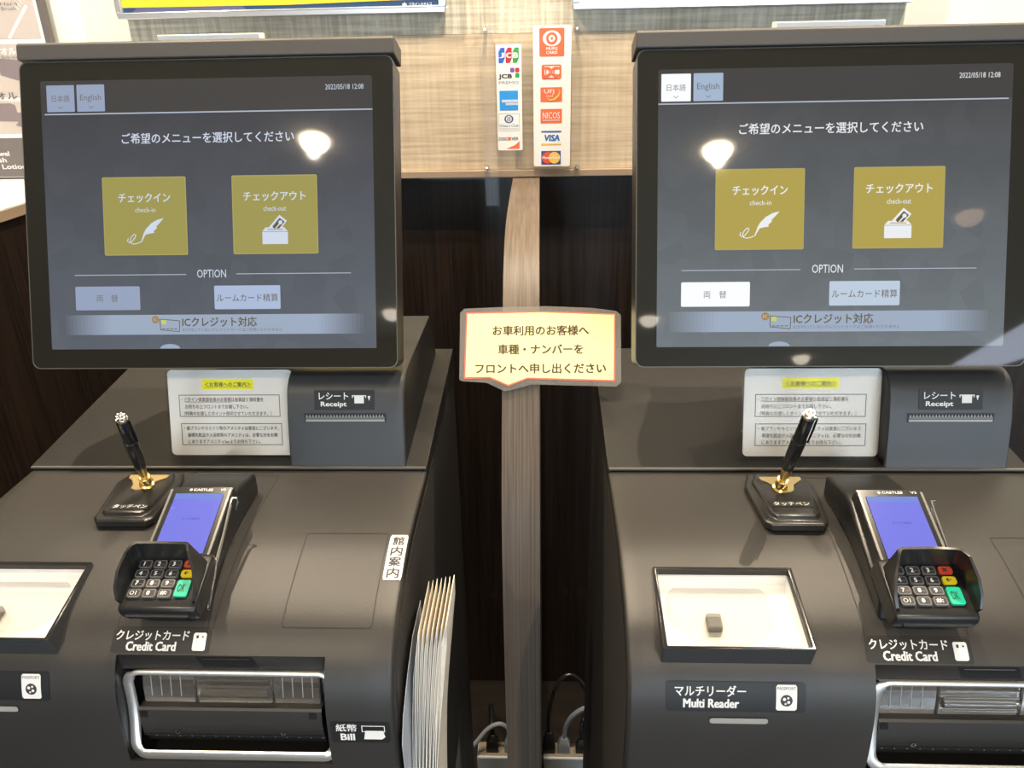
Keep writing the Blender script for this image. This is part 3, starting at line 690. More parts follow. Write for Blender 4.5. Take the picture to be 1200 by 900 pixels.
    for q_ in range(12):
        f = (q_+0.5)/12; mm_ = screenmat('screen_band_f_%s' % which, tuple(g_[i_]+((0.33, 0.40, 0.52)[i_]-g_[i_])*f for i_ in range(3)))
        b.rect(T, 14+q_*4, 14.5, 18+q_*4, 34.8, mm_, H); b.rect(T, 320-q_*4, 14.5, 324-q_*4, 34.8, mm_, H)
    b.text(T, 'ICクレジット対応', 136.4, 22.4, 213.6, 32.2, br, H+.0002, 0.012)
    b.text(T, 'ICが付いていないクレジットカードはご利用いただけません', 136.4, 17.4, 240.0, 21.0, btx, H+.0002, 0.0)
    b.disc(T, 108.4, 29.8, 3.9, screenmat('screen_coin_%s' % which, (0.36, 0.22, 0.06)), 20, H+.0002); b.text(T, 'IC', 106.4, 28.2, 110.4, 31.4, btnl, H+.0003)
    for p0, p1 in (((113.0, 30.3), (133.6, 28.6)), ((133.6, 28.6), (133.0, 17.4)), ((133.0, 17.4), (113.4, 19.4)), ((113.4, 19.4), (113.0, 30.3))):
        d_ = Vector((p1[0]-p0[0], p1[1]-p0[1])); nn = Vector((-d_.y, d_.x)).normalized()*0.35
        b.poly([T(p0[0]+nn.x, p0[1]+nn.y, H+.0002), T(p1[0]+nn.x, p1[1]+nn.y, H+.0002), T(p1[0]-nn.x, p1[1]-nn.y, H+.0002), T(p0[0]-nn.x, p0[1]-nn.y, H+.0002)], br)
    b.rect(T, 114.6, 25.0, 119.4, 29.6, screenmat('screen_chip_%s' % which, (0.55, 0.62, 0.12)), H+.0003)
    for k_ in range(4): b.rect(T, 115.2+k_*4.2, 19.9, 118.2+k_*4.2, 20.7, br, H+.0003)
    kid(b.build('notice_band', scr))
    b = MB(); b.poly([T(122.6+10.5*cos(t), 0.2+4.6*sin(t), H) for t in [pi*j/16 for j in range(17)]], bm_); kid(b.build('home_tab', scr))
    return root
SB = 1.15

# ------------------------------------------------------------------ paper notice in its clear stand
def notice(loc, rz, which):
    root = empty('notice_stand', (loc[0], loc[1], loc[2]+SEAM), rz)
    tag(root, {'L': 'clear stand with white paper notice under the left monitor', 'R': 'clear stand with white paper notice behind the right pen'}[which], 'notice', 'guest notices')
    v = 0.020; z0 = 0.0055
    ctr = {'L': 0.001, 'R': -0.0015}[which]
    W2, Hh = (0.0680, 0.0925) if which == 'L' else (0.0705, 0.0925)
    def T(x, y, h=0.0): return (ctr + x, v + 0.30*y - h, z0 + y)
    MB().box(-W2-0.002, W2+0.002, 0.0, Hh, -0.0018, -0.0004, M['clear'], lambda x, y, z: T(x, y, z)).box(-W2-0.002, W2+0.002, 0.0, Hh, 0.0006, 0.0016, M['clear'], lambda x, y, z: T(x, y, z)).build('acrylic_holder', root)
    if which == 'R': MB().box(-W2-0.010, W2+0.006, 0, 0.0015, -0.03, 0.004, M['clear'], lambda x, y, z: T(x, y, z)).build('acrylic_foot', root)
    else: MB().box(-W2, W2, 0, 0.0015, -0.03, 0.0, M['clear'], lambda x, y, z: T(x, y, z)).build('acrylic_foot', root)
    p = MB(); 
    p.poly([T(x, y, 0.0002) for x, y in rrect(-W2, 0.0020, W2, Hh-0.001, 0.005)], M['paper'])
    q = lambda x, y: (x/1150*2*W2 - W2, Hh*(1 - y/800))
    def Q(x, y, h=0.0): a, b_ = q(x, y); return T(a, b_, 0.0003+h)
    # y axis of this little page runs downward, so boxes are given in page pixels
    def bx(x0, y0, x1, y1, m, h=0): p.poly([Q(x0, y1, h), Q(x1, y1, h), Q(x1, y0, h), Q(x0, y0, h)], m)
    bx(318, 90, 795, 185, M['yellow'])
    def tx(s, x0, y0, x1, y1, b=0.006, m=None):
        a, c = q(x0, y1); e, f = q(x1, y0); p.text(lambda x, y, h: T(x, y, 0.0005+h), s, a, c, e, f, m or M['ink'], 0, b)
    tx('＜お客様へのご案内＞', 345, 118, 770, 158, 0.01); bx(340, 162, 772, 165, M['ink'], 0.0002)
    for (a, b_, c, d) in ((95, 232, 1030, 432), (102, 492, 1040, 690)):
        for e in ((a, b_, c, b_+6), (a, d-6, c, d), (a, b_, a+6, d), (c-6, b_, c, d)): bx(*e, M['ink'])
    tx('・三交イン倶楽部会員のお客様は会員証と領収書を', 120, 255, 880, 295, m=flat('ink_brown', (0.13, 0.05, 0.04))); bx(150, 297, 580, 300, M['ink'])
    tx('お持ちの上フロントまでお越し下さい。', 150, 320, 735, 358)
    tx('（特典のお渡しとポイント捺印させていただきます。）', 140, 382, 950, 420)
    tx('・歯ブラシやカミソリ等のアメニティは客室にございます。', 130, 515, 1010, 553)
    tx('基礎化粧品や入浴剤等のアメニティは、必要な分をお隣', 160, 578, 995, 616)
    tx('にありますアメニティbarよりお持ち下さい。', 160, 638, 835, 676)
    p.build('paper_sheet', root)
    return root

# ------------------------------------------------------------------ pen stand and pen
def penstand(loc, rz, which):
    root = empty('pen_stand', (loc[0], loc[1], loc[2]+SEAM), rz)
    tag(root, {'L': 'glossy black pen stand with gold plate touching the left payment terminal', 'R': 'glossy black pen stand with gold plate above the fully visible glass reader'}[which], 'pen stand', 'pen stands')
    cu, fu = ((-0.0660, -0.0610), (-0.0490, -0.0505))[which == 'R']   # centre of the back and of the front edge
    yb, yf = -0.016, -0.106
    def out(e, z):
        pts = [(cu-0.034+e, yb-0.022), (cu-0.027+e, yb-e), (cu+0.027-e, yb-e), (cu+0.034-e, yb-0.022), (fu+0.029-e, yf+e+0.006), (fu+0.024-e, yf+e), (fu-0.024+e, yf+e), (fu-0.029+e, yf+e+0.006)]
        return [(x, y, z) for x, y in pts]
    b = MB(); rows = [out(0.001, 0.0), out(0.0, 0.0012), out(0.0, 0.006), out(0.0015, 0.0078), out(0.0060, 0.0085), out(0.0075, 0.0115), out(0.0095, 0.0125)]
    b.strip(rows, M['standblack'], True); b.add(rows[-1], [tuple(range(8))], M['standblack'])
    b.build('base', root, bevel=0.0008)
    z = 0.0128; gx = cu if which == 'L' else cu
    g = [(-0.020, 0.0), (-0.019, -0.006), (-0.014, -0.010), (-0.0085, -0.018), (-0.007, -0.026), (-0.002, -0.029), (0.004, -0.028), (0.008, -0.024), (0.010, -0.015), (0.016, -0.009), (0.0205, -0.005), (0.0205, 0.0)]
    MB().prism([(gx+x, -0.032+y) for x, y in g], lambda p, q, r: (p, q, r), z-0.0003, z+0.0008, M['golddull']).build('gold_plate', root)
    P0, P1 = ((Vector((-0.0591, -0.052, 0.016)), Vector((-0.035, -0.106, 0.1182))), (Vector((-0.0543, -0.054, 0.016)), Vector((-0.056, -0.1065, 0.1217))))[which == 'R']
    d = (P1-P0).normalized()
    P0b = P0 - d*0.001
    MB().tube([tuple(P0b - d*0.003), tuple(P0b+d*0.001), tuple(P0+d*0.001), tuple(P0+d*0.012), tuple(P0+d*0.0125)], [0.0075, 0.0072, 0.0052, 0.0056, 0.0050], M['gold'], 16).build('pen_socket', root, smooth=True)
    lbx = fu + (0.003 if which == 'L' else 0.0)
    ly = -0.090 if which == 'L' else -0.080
    lm = MB(); LT = lambda x, y, h=0: (x, y, z + 0.0002 + h)
    lm.rect(LT, lbx-0.019, ly-0.0045, lbx+0.019, ly+0.0045, M['decal']); lm.text(LT, 'タッチペン', lbx-0.0165, ly-0.003, lbx+0.0165, ly+0.003, M['decaltext'], 0.0002, 0.01)
    lm.build('label_strip', root)
    pen = empty('touch_pen', (loc[0], loc[1], loc[2]+SEAM), rz)
    tag(pen, {'L': 'black touch pen leaning beside the left monitor edge in its holder', 'R': 'black touch pen standing in front of the right paper notice'}[which], 'pen', 'touch pens')
    L_ = (P1-P0).length
    at = lambda t: tuple(P0 + d*L_*t)
    MB().tube([at(.11), at(.18), at(.30)], [0.0034, 0.0046, 0.0052], M['gold'], 16).build('nib_section', pen, smooth=True)
    MB().tube([at(.20), at(.30), at(.45), at(.66), at(.665)], [0.0040, 0.0054, 0.0064, 0.0066, 0.0056], M['blackgloss'], 18).build('barrel', pen, smooth=True)
    MB().tube([at(.655), at(.66), at(.94), at(.955)], [0.0050, 0.0058, 0.0056, 0.0046], M['blackgloss'], 18).build('cap', pen, smooth=True)
    side = d.cross(Vector((0, 0, 1))).normalized(); off = (-side*0.0068 if which == 'L' else -side*0.0068) + Vector((0, -0.002, 0))
    c = MB(); c.tube([tuple(Vector(at(.93))), tuple(Vector(at(.93))+off), tuple(Vector(at(.80))+off*1.05), tuple(Vector(at(.64))+off*1.05)], [0.0009, 0.0011, 0.0011, 0.0008], M['blackgloss'], 8); c.build('clip', pen, smooth=True)
    c = MB()
    c.tube([at(.945), at(.965)], [0.0052, 0.0052], M['chrome'], 16)
    for k in range(7):
        a = k*2*pi/7; e1 = side; e2 = d.cross(side); ce = Vector(at(.985)) + (e1*cos(a)+e2*sin(a))*0.0034
        c.tube([tuple(ce - d*0.0015), tuple(ce), tuple(ce+d*0.0014)], [0.0012, 0.0018, 0.0008], M['chrome'], 6)
    c.build('crystal_top', pen, smooth=True)
    return root

# ------------------------------------------------------------------ payment terminal
def terminal(loc, rz, which):
    root = empty('payment_terminal', (loc[0], loc[1], loc[2]+SEAM), rz)
    tag(root, {'L': 'black card terminal with blue screen in front of the left kiosk monitor', 'R': 'black card terminal with red and yellow keys in view on the right kiosk'}[which], 'card terminal', 'card payment terminals')
    a = R(21.7); ca, sa = cos(a), sin(a); uc = 0.0240
    def T(x, b, h=0.0): return (uc + x, -0.1086 - b*ca - h*sa, 0.0385 - b*sa + h*ca)
    # stand block
    st = [(-0.0440, 0.0006), (-0.0440, 0.0215), (-0.0470, 0.0255), (-0.0600, 0.0270), (-0.0920, 0.0335), (-0.1050, 0.0300), (-0.1900, -0.0080), (-0.1930, -0.0270), (-0.1850, -0.0228), (-0.15, -0.0105), (-0.12, -0.0032), (-0.085, 0.0006)]
    MB().prism(st, lambda p, q, r: (r, p, q), -0.0085, 0.0505, M['blacksatin']).build('stand_block', root, bevel=0.003)
    # body
    bd = [(-0.0080, -0.0150), (-0.0080, -0.002), (-0.0055, 0.0020), (0.070, 0.0020), (0.075, -0.015)]
    MB().prism(bd, lambda p, q, r: T(r, p, q), -0.0290, 0.0290, M['blacksatin']).build('body', root, bevel=0.002)
    kb = [(0.0640, -0.0160), (0.0640, 0.0030), (0.0690, 0.0050), (0.1080, 0.0050), (0.1165, 0.0035), (0.1185, -0.0020), (0.1170, -0.0120), (0.1090, -0.0160)]
    MB().prism(kb, lambda p, q, r: T(r, p, q), -0.0325, 0.0325, M['blacksatin']).build('keypad_block', root, bevel=0.0025)
    # card slot in the nose
    MB().box(-0.0250, 0.0250, 0.1100, 0.1196, -0.0068, -0.0030, M['black'], T).box(-0.0262, 0.0262, 0.1160, 0.1202, -0.0030, -0.0020, flat('nose_edge', (0.06, 0.06, 0.06), 0.3), T).build('card_slot', root)
    # chrome-edged display
    e = MB(); e.rect(T, -0.0280, 0.0, 0.0280, 0.0, M['blackgloss'])
    e = MB(); e.rect(T, -0.0285, -0.0065, 0.0285, 0.0690, M['blackgloss'], 0.0022)
    for x in (-0.0283, 0.0262): e.box(x, x+0.0020, -0.004, 0.066, 0.0020, 0.0029, flat('terminal_edge', (0.16, 0.16, 0.155), 0.25), T)
    e.text(lambda x, y, h: T(x, -y, 0.0026+h), 'CASTLES', -0.0070, 0.0022, 0.0110, 0.0046, M['decaltext'], 0, 0.02)
    e.disc(lambda x, y, h: T(x, -y, 0.0026+h), -0.0095, 0.0034, 0.0013, M['decaltext'], 10)
    e.text(lambda x, y, h: T(x, -y, 0.0026+h), 'V3', 0.0180, 0.0022, 0.0230, 0.0046, M['decaltext'], 0, 0.01)
    e.build('display_bezel', root)
    scn = MB(); bl = flat2('terminal_blue', (0.185, 0.195, 0.78)); bl2 = flat2('terminal_blue_bar', (0.16, 0.25, 0.68))
    ST = lambda x, y, h=0: T(x, -y, 0.0028 + h)
    scn.rect(ST, -0.0222, -0.0640, 0.0222, -0.0010, bl); scn.rect(ST, -0.0222, -0.0070, 0.0222, -0.0010, bl2, 0.0001)
    scn.text(ST, 'カード待機中' if which == 'R' else 'カード待機中', -0.0080, -0.0300, 0.0085, -0.0274, flat2('terminal_ink', (0.09, 0.09, 0.35)), 0.0002)
    scn.build('display', root)
    # privacy shield: a thin flaring wall, open at the front
    ring = []
    prof_ = [(-0.0330, 0.112, 0.0090), (-0.0345, 0.105, 0.0165), (-0.0335, 0.094, 0.0245), (-0.0290, 0.081, 0.0310), (-0.0262, 0.0725, 0.0315), (-0.0235, 0.0705, 0.0312), (0.0, 0.0700, 0.0312), (0.0200, 0.0705, 0.0312), (0.0228, 0.0725, 0.0330), (0.0262, 0.081, 0.0345), (0.0318, 0.094, 0.0250), (0.0338, 0.105, 0.0165), (0.0330, 0.112, 0.0090)]
    foot = [(-0.0310, 0.112, 0.004), (-0.0310, 0.105, 0.004), (-0.0310, 0.095, 0.004), (-0.0310, 0.082, 0.004), (-0.0300, 0.0730, 0.004), (-0.0270, 0.0705, 0.004), (0.0, 0.0700, 0.004), (0.0270, 0.0705, 0.004), (0.0300, 0.0730, 0.004), (0.0310, 0.082, 0.004), (0.0310, 0.095, 0.004), (0.0310, 0.105, 0.004), (0.0310, 0.112, 0.004)]
    sh = MB()
    def inn(p, e_=0.0022): x, b_, h_ = p; return (x*(1-e_/0.031), b_+ (e_ if b_ < 0.075 else 0), h_)
    rows = [[T(*p) for p in foot], [T(*p) for p in prof_], [T(*inn(p)) for p in prof_], [T(*inn(p)) for p in foot]]
    sh.strip(rows, M['blacksatin']); sh.build('privacy_shield', root, smooth=True)
    # keys
    ks = [[('1', 0), ('2', 0), ('3', 0), ('R', 0)], [('4', 0), ('5', 0), ('6', 0), ('Y', 0)], [('7', 0), ('8', 0), ('9', 0), None], [('P', 0), ('0', 0), ('#', 0), None]]
    K = MB().rect(lambda x, y, h: T(x, -y, 0.0052), -0.0275, -0.1085, 0.0250, -0.0725, M['black']); K.build('keypad_well', root)
    def key(x, b, wx, wb, m, top, txt, tm_, w_=0.45, bold=0.03):
        k_ = MB(); k_.prism([(p, q) for p, q in rrect(x-wx/2, b-wb/2, x+wx/2, b+wb/2, 0.0018, 3)], lambda p, q, r: T(p, q, r), 0.0048, 0.0074, m)
        if top: k_.rect(lambda x_, y_, h: T(x_, -y_, 0.0076), x-wx/2+0.0010, -(b+wb/2-0.0010), x+wx/2-0.0010, -(b-wb/2+0.0010), top, 0, 0.0010)
        if txt: k_.text(lambda x_, y_, h: T(x_, -y_, 0.0078+h), txt, x-wx*w_/2-0.0008, -(b+wb*0.24), x+wx*w_/2-0.0008, -(b-wb*0.24), tm_, 0, bold, keep=(len(txt) == 1))
        if txt and len(txt) == 1 and txt.isdigit() and txt not in '01': k_.rect(lambda x_, y_, h: T(x_, -y_, 0.0078+h), x+0.0012, -(b+0.0009), x+0.0036, -(b+0.0002), M['key'])
        o = k_.build('key', root); return o
    for r_, row in enumerate(ks):
        for c_, it in enumerate(row):
            if not it: continue
            x = -0.0210 + 0.0127*c_ ; b = 0.0772 + 0.0090*r_; t = it[0]
            if t == 'R': key(x+0.0006, b-0.0004, 0.0108, 0.0066, M['keyred'], None, '×', M['ink'])['label'] = 'red cancel key'
            elif t == 'Y': key(x+0.0006, b-0.0003, 0.0108, 0.0066, M['keyyellow'], None, '←', M['ink'])['label'] = 'yellow correction key'
            elif t == 'P': key(x, b, 0.0108, 0.0074, M['key'], M['keytop'], 'O1', M['decaltext'], 0.5, 0.0)
            elif t == '#': key(x, b, 0.0108, 0.0074, M['key'], M['keytop'], '#:', M['decaltext'], 0.5, 0.02)
            else: key(x, b, 0.0108, 0.0074, M['key'], M['keytop'], t, M['decaltext'])
    key(0.0175+0.0002, 0.0995, 0.0112, 0.0150, M['keygreen'], None, 'OK', M['ink'], 0.55, 0.0)['label'] = 'tall green OK key'
    # bent wire along the right flank
    wv = MB(); xw = 0.0325
    wv.tube([T(xw, 0.012, -0.008), T(xw+0.0035, 0.008, -0.001), T(xw+0.003, 0.006, 0.003), T(xw-0.0005, 0.007, 0.0045), T(xw-0.001, 0.014, 0.003), T(xw, 0.040, -0.001), T(xw, 0.065, -0.004), T(xw+0.0022, 0.080, -0.006), T(xw+0.003, 0.104, -0.011), T(xw+0.0035, 0.1085, -0.012), T(xw+0.0045, 0.104, -0.0085), T(xw+0.0042, 0.094, -0.005)], 0.0010, M['chrome'], 8)
    wv.tube([T(xw-0.001, 0.012, 0.001), T(xw-0.0005, 0.040, -0.0035), T(xw, 0.066, -0.007)], 0.0009, M['chrome'], 8)
    wv.build('wire_clip', root, smooth=True)
    return root
def flat2(name, col):
    if name not in M: M[name] = mat(name, (0.01, 0.01, 0.02), 0.08, emit=col, es=1.0)
    return M[name]

KL = (-0.33744, 0.70229, 0.0); KR = (0.28392, 0.70013, 0.0); YL, YR = R(-0.06), R(-0.11)
for loc, rz, wch in ((KL, YL, 'L'), (KR, YR, 'R')):
    kiosk(loc, rz, wch); monitor(loc, rz, wch); notice(loc, rz, wch); penstand(loc, rz, wch); terminal(loc, rz, wch)

# ------------------------------------------------------------------ speech-bubble sign on the divider board
n_ = Vector((0, -0.85, 0.53)).normalized(); up_ = Vector((0, 0.53, 0.85)).normalized(); sg0 = Vector((0, 0.826, 0.985)) 
def SG(x, y, h=0.0): return tuple(sg0 + Vector((1, 0, 0))*x/1000 + up_*y/1000 + n_*(h + 0.0015))
sign = empty('hanging_sign', (0, 0.86, 1.04)); tag(sign, 'pale yellow speech-bubble sign with red border taped to the divider board', 'sign')
lam = [(-99, 30), (-99, 112), (-94, 117), (-40, 119), (5, 119.5), (60, 117), (89, 113), (95, 108), (95, 104), (94, 26), (88, 21), (50, 22), (-12, 24), (-37, 17), (-45, 16), (-66, 26), (-95, 28)]
o = MB().prism(lam, SG, 0.0, 0.0006, M['laminate']).build('laminate', sign); rel(o, sign)
def off_(pts, f): return pts
red = [(-93.5, 31), (-91.5, 112), (0, 113.2), (88.5, 109.5), (86.8, 27.0), (-17.5, 30.5), (-40.5, 21.5), (-62.5, 31.5)]
yel = [(-91.8, 33), (-90, 110.4), (0, 111.6), (87.0, 108.0), (85.2, 28.8), (-17.0, 32.2), (-40.5, 23.4), (-61.8, 33.2)]
o = MB().prism(red, SG, 0.0006, 0.0008, M['signred']).build('border', sign); rel(o, sign)
o = MB().prism(yel, SG, 0.0008, 0.0010, M['signpaper']).build('paper_face', sign); rel(o, sign)
t = MB()
t.text(SG, 'お車利用のお客様へ', -59, 83.5, 56, 95.5, M['signtext'], 0.0012, 0.018)
t.text(SG, '車種・ナンバーを', -52.5, 60.5, 49, 72.5, M['signtext'], 0.0012, 0.018)
t.text(SG, 'フロントへ申し出ください', -79.5, 37.2, 76, 49.2, M['signtext'], 0.0012, 0.018)
o = t.build('lettering', sign); rel(o, sign)

# ------------------------------------------------------------------ acrylic board with card logos on the wall
ac = empty('card_logo_board', (-0.017, 1.335, 1.29)); tag(ac, 'clear acrylic board of card company logos screwed to the wall between the monitors', 'sign board')
def WT(x, y, h=0.0): return (x/1000, 1.3325 - h, y/1000)
def ab(mb, name, **k): o = mb.build(name, ac, **k); rel(o, ac); return o
ab(MB().prism(rrect(-97, 1173, 64, 1405, 3), WT, 0.0, 0.003, M['clear']), 'acrylic_sheet')
for x, y in ((-88, 1399), (57, 1398), (-92, 1187), (60, 1186)):
    ab(MB().tube([WT(x, y, -0.012), WT(x, y, 0.0035), WT(x, y, 0.005)], [0.0028, 0.0032, 0.0022], M['chrome'], 12), 'screw', smooth=True)
s1 = MB().rect(WT, -72, 1215, -31, 1377, M['white'], 0.0034, 2)
c_blue, c_red, c_green = flat('logo_blue', (0.02, 0.12, 0.60)), flat('logo_red', (0.55, 0.02, 0.03)), flat('logo_green', (0.03, 0.36, 0.06))
sky, orange, grey, lilac = flat('logo_sky', (0.02, 0.30, 0.80)), flat('logo_orange', (0.80, 0.15, 0.05)), flat('logo_grey', (0.25, 0.24, 0.26)), flat('logo_lilac', (0.20, 0.06, 0.40))
navy, amber = flat('logo_navy', (0.03, 0.07, 0.30)), flat('logo_amber', (0.85, 0.55, 0.10))
h1, h2, h3 = 0.0037, 0.0040, 0.0043
for k, c in enumerate((c_blue, c_red, c_green)):
    x = -67.5 + k*11.2; s1.poly([WT(a, b, h1) for a, b in ((x, 1352), (x, 1366), (x+3.5, 1372), (x+9.8, 1372), (x+9.8, 1356.5), (x+6.5, 1349.5), (x, 1349.5))], c)
    s1.text(WT, 'JCB'[k], x+1.4, 1357, x+8.4, 1364.5, M['white'], h2, 0.04)
s1.text(WT, 'JCB', -68, 1325, -47, 1333, M['ink'], h1, 0.04); s1.text(WT, 'PREMO', -68, 1318, -36, 1322.5, grey, h1, 0.0)
for x, y, c in ((-49.5, 1335.5, lilac), (-41.5, 1335.5, c_red), (-41.5, 1327.5, c_green)): s1.rect(WT, x, y, x+6.8, y+6.8, c, h1, 1.8)
s1.rect(WT, -67.5, 1278, -37.5, 1308, sky, h1); s1.rect(WT, -64, 1290, -37.5, 1294.5, flat('logo_pale', (0.45, 0.62, 0.85)), h2); s1.rect(WT, -58, 1285.5, -37.5, 1289.5, M['logo_pale'], h2)
s1.text(WT, 'AMERICAN', -62, 1291, -39, 1294, M['white'], h3); s1.text(WT, 'EXPRESS', -57, 1286.2, -39, 1289, M['white'], h3)
s1.frame(WT, -70, 1246, -35.5, 1273, 0.5, grey, h1); s1.disc(WT, -53, 1264.5, 6.4, navy, 24, h1, 1.15); s1.disc(WT, -53, 1264.5, 5.0, M['white'], 24, h2, 0.95)
s1.rect(WT, -55.5, 1260.6, -54, 1268.4, navy, h3); s1.rect(WT, -52, 1260.6, -50.5, 1268.4, navy, h3)
s1.text(WT, 'Diners Club', -68, 1252, -37.5, 1256.5, navy, h1); s1.text(WT, 'INTERNATIONAL', -68, 1248.3, -37.5, 1250.3, grey, h1)
s1.text(WT, 'DISC', -70, 1231, -55, 1236, M['ink'], h1, 0.01); s1.disc(WT, -52.6, 1233.5, 2.8, orange, 16, h1); s1.text(WT, 'VER', -49.3, 1231, -38, 1236, M['ink'], h1, 0.01)
s1.poly([WT(a, b, h1) for a, b in ((-58, 1217.5), (-36, 1217.5), (-36, 1229.5), (-44, 1223))], orange)
ab(s1, 'logo_strip')
s2 = MB().rect(WT, -12.5, 1188, 48, 1403, M['white'], 0.0034, 3)
s2.rect(WT, -2.5, 1358, 37, 1399, orange, h1, 2); s2.disc(WT, 17.2, 1384, 11.5, M['white'], 28, h2, 1.25); s2.disc(WT, 17.2, 1384, 9.0, orange, 24, h3, 1.0); s2.disc(WT, 17.2, 1384, 5.2, M['white'], 20, 0.0046); s2.disc(WT, 17.2, 1384, 2.0, orange, 14, 0.0049)
s2.text(WT, 'MUFG', 8.5, 1367.3, 26, 1371.5, M['white'], h2, 0.02); s2.text(WT, 'CARD', 8.5, 1361.5, 26, 1365.7, M['white'], h2, 0.02)
s2.rect(WT, 1.0, 1324, 32.5, 1346, orange, h1, 3); s2.rect(WT, 4.0, 1326.5, 29.5, 1343.5, M['white'], h2, 1.5); s2.text(WT, 'DC', 5.5, 1328, 28, 1342, orange, h3, 0.06)
s2.rect(WT, -1.0, 1290, 34.0, 1312, orange, h1); s2.text(WT, 'UFJ', 5, 1301, 21, 1309, M['white'], h2, 0.0); s2.text(WT, 'Card', 8, 1297.5, 19, 1300.4, M['white'], h2, 0.0)
sw = [(9, 1296.5), (14, 1293.8), (20, 1294.5), (26.5, 1299.5), (29.5, 1306), (27, 1310.5), (31, 1306), (29, 1298.5), (22, 1292.3), (14, 1291.3)]
s2.poly([WT(a, b, h3) for a, b in sw], amber)
s2.rect(WT, -1.0, 1257, 34.0, 1279, orange, h1); s2.text(WT, 'NICOS', 2.5, 1264, 30.5, 1274, M['white'], h2, 0.0); s2.rect(WT, 2.5, 1261, 30.5, 1262, M['white'], h2)
s2.rect(WT, 0.0, 1242.5, 33, 1245.0, flat('visa_blue', (0.03, 0.14, 0.45)), h1); s2.text(WT, 'VISA', 4.5, 1229, 30.0, 1238.5, M['visa_blue'], h1, 0.03, slant=0.15); s2.rect(WT, 0.0, 1222.5, 33, 1225, amber, h1)
s2.rect(WT, 0.0, 1191, 32.5, 1213, navy, h1); s2.disc(WT, 10.8, 1202, 9.5, flat('mc_red', (0.75, 0.08, 0.03)), 24, h2); s2.disc(WT, 21.8, 1202, 9.5, amber, 24, 0.0041); s2.text(WT, 'MasterCard', 2.0, 1200.2, 30.5, 1204.4, M['white'], h3, 0.02)
ab(s2, 'logo_strip')

# ------------------------------------------------------------------ wall posters
def frame_(name, x0, x1, z0, z1, fw_, y, label):
    r = empty(name, (x0, y, z0)); tag(r, label, 'poster')
    f = MB()
    for a in ((x0, x1, z0, z0+fw_), (x0, x1, z1-fw_, z1), (x0, x0+fw_, z0+fw_, z1-fw_), (x1-fw_, x1, z0+fw_, z1-fw_)): f.box(a[0], a[1], y-0.016, y, a[2], a[3], M['silver'])
    rel(f.build('picture_frame', r, bevel=0.0015), r); return r
bp_ = frame_('framed_poster', -0.672, -0.150, 1.424, 1.96, 0.0095, 1.344, 'silver-framed poster with yellow and navy artwork above the left monitor')
PT = lambda x, y, h=0.0: (x/1000, 1.334 - h, y/1000)
pm = MB(); pm.rect(PT, -668, 1428, -154, 1956, flat('poster_yellow', (0.85, 0.62, 0.03)))
pm.poly([PT(x, z, 0.0004) for x, z in ((-664, 1432), (-158, 1432), (-158, 1444.5), (-205, 1443.5), (-400, 1440), (-664, 1441.0))], flat('poster_navy', (0.015, 0.05, 0.13)))
pm.poly([PT(x, z, 0.0007) for x, z in ((-650, 1433), (-462, 1433), (-470, 1440), (-640, 1441.0))], flat('poster_slate', (0.09, 0.10, 0.20)))
pm.text(PT, '三交インホテルズ', -206, 1434.2, -170, 1439.2, M['white'], 0.0009, 0.0)
pm.poly([PT(x, z, 0.0009) for x, z in ((-216, 1434.6), (-210.5, 1434.6), (-209.8, 1438.5), (-211.5, 1437.6), (-213.2, 1440), (-215, 1437.6), (-216.8, 1438.5))], M['white'])
rel(pm.build('poster_sheet', bp_), bp_)
rp_ = frame_('framed_poster', 0.050, 0.566, 1.4235, 1.96, 0.0095, 1.344, 'silver-framed poster above the right monitor, only its lower edge in view')
rel(MB().rect(PT, 54, 1428, 562, 1956, flat('poster_pale', (0.7, 0.72, 0.72))).build('poster_sheet', rp_), rp_)
# amenity board on the left counter
am = empty('amenity_board', (-0.95, 1.37, 1.173)); tag(am, 'grey amenity board with toothbrush drawing standing on the left counter', 'sign board')
AT = lambda x, y, h=0.0: (x/1000, 1.372 - h, y/1000)
lg, wt_, dk_, pu = flat('board_grey', (0.56, 0.50, 0.47)), M['white'], flat('board_dark', (0.17, 0.15, 0.155)), flat('board_purple', (0.24, 0.20, 0.22))
q = MB().box(-1.300, -0.815, 1.373, 1.385, 1.1735, 1.96, flat('board_frame', (0.14, 0.12, 0.12))); rel(q.build('board_frame', am), am)
q = MB(); q.rect(AT, -1296, 1176, -824, 1956, wt_)
for z0, z1 in ((1400, 1640), (1309, 1393), (1250, 1304), (1645, 1900)): q.rect(AT, -1290, z0, -829, z1, lg, 0.0004)
q.rect(AT, -1296, 1177, -818, 1243, dk_, 0.0004)
q.poly([AT(x, z, 0.0008) for x, z in ((-886, 1402), (-881, 1400.5), (-839, 1448), (-843, 1451))], wt_)
for k in range(4): q.poly([AT(x, z, 0.0008) for x, z in ((-856+k*4.2, 1444+k*4.4), (-854+k*4.2, 1442.8+k*4.4), (-861+k*4.2, 1452+k*4.4), (-863+k*4.2, 1453+k*4.4))], wt_)
for n__, (x0, x1) in enumerate(((-900, -868), (-900, -872))): q.text(AT, ('Hard', 'Brush')[n__], x0+16, 1450-n__*7, x1+12, 1455-n__*7, dk_, 0.0008)
q.poly([AT(x, z, 0.0008) for x, z in ((-915, 1371), (-880, 1368), (-872, 1366), (-860, 1364), (-860, 1330), (-885, 1336), (-915, 1345))], pu)
q.text(AT, 'ボディタオル', -960, 1376, -878, 1388, wt_, 0.0010, 0.03); q.text(AT, 'Body towel', -905, 1369, -872, 1375, dk_, 0.0008)
q.poly([AT(x, z, 0.0008) for x, z in ((-960, 1300), (-912, 1300), (-904, 1297), (-903, 1285), (-880, 1284), (-880, 1257), (-900, 1260), (-912, 1264), (-905, 1270), (-960, 1272))], pu)
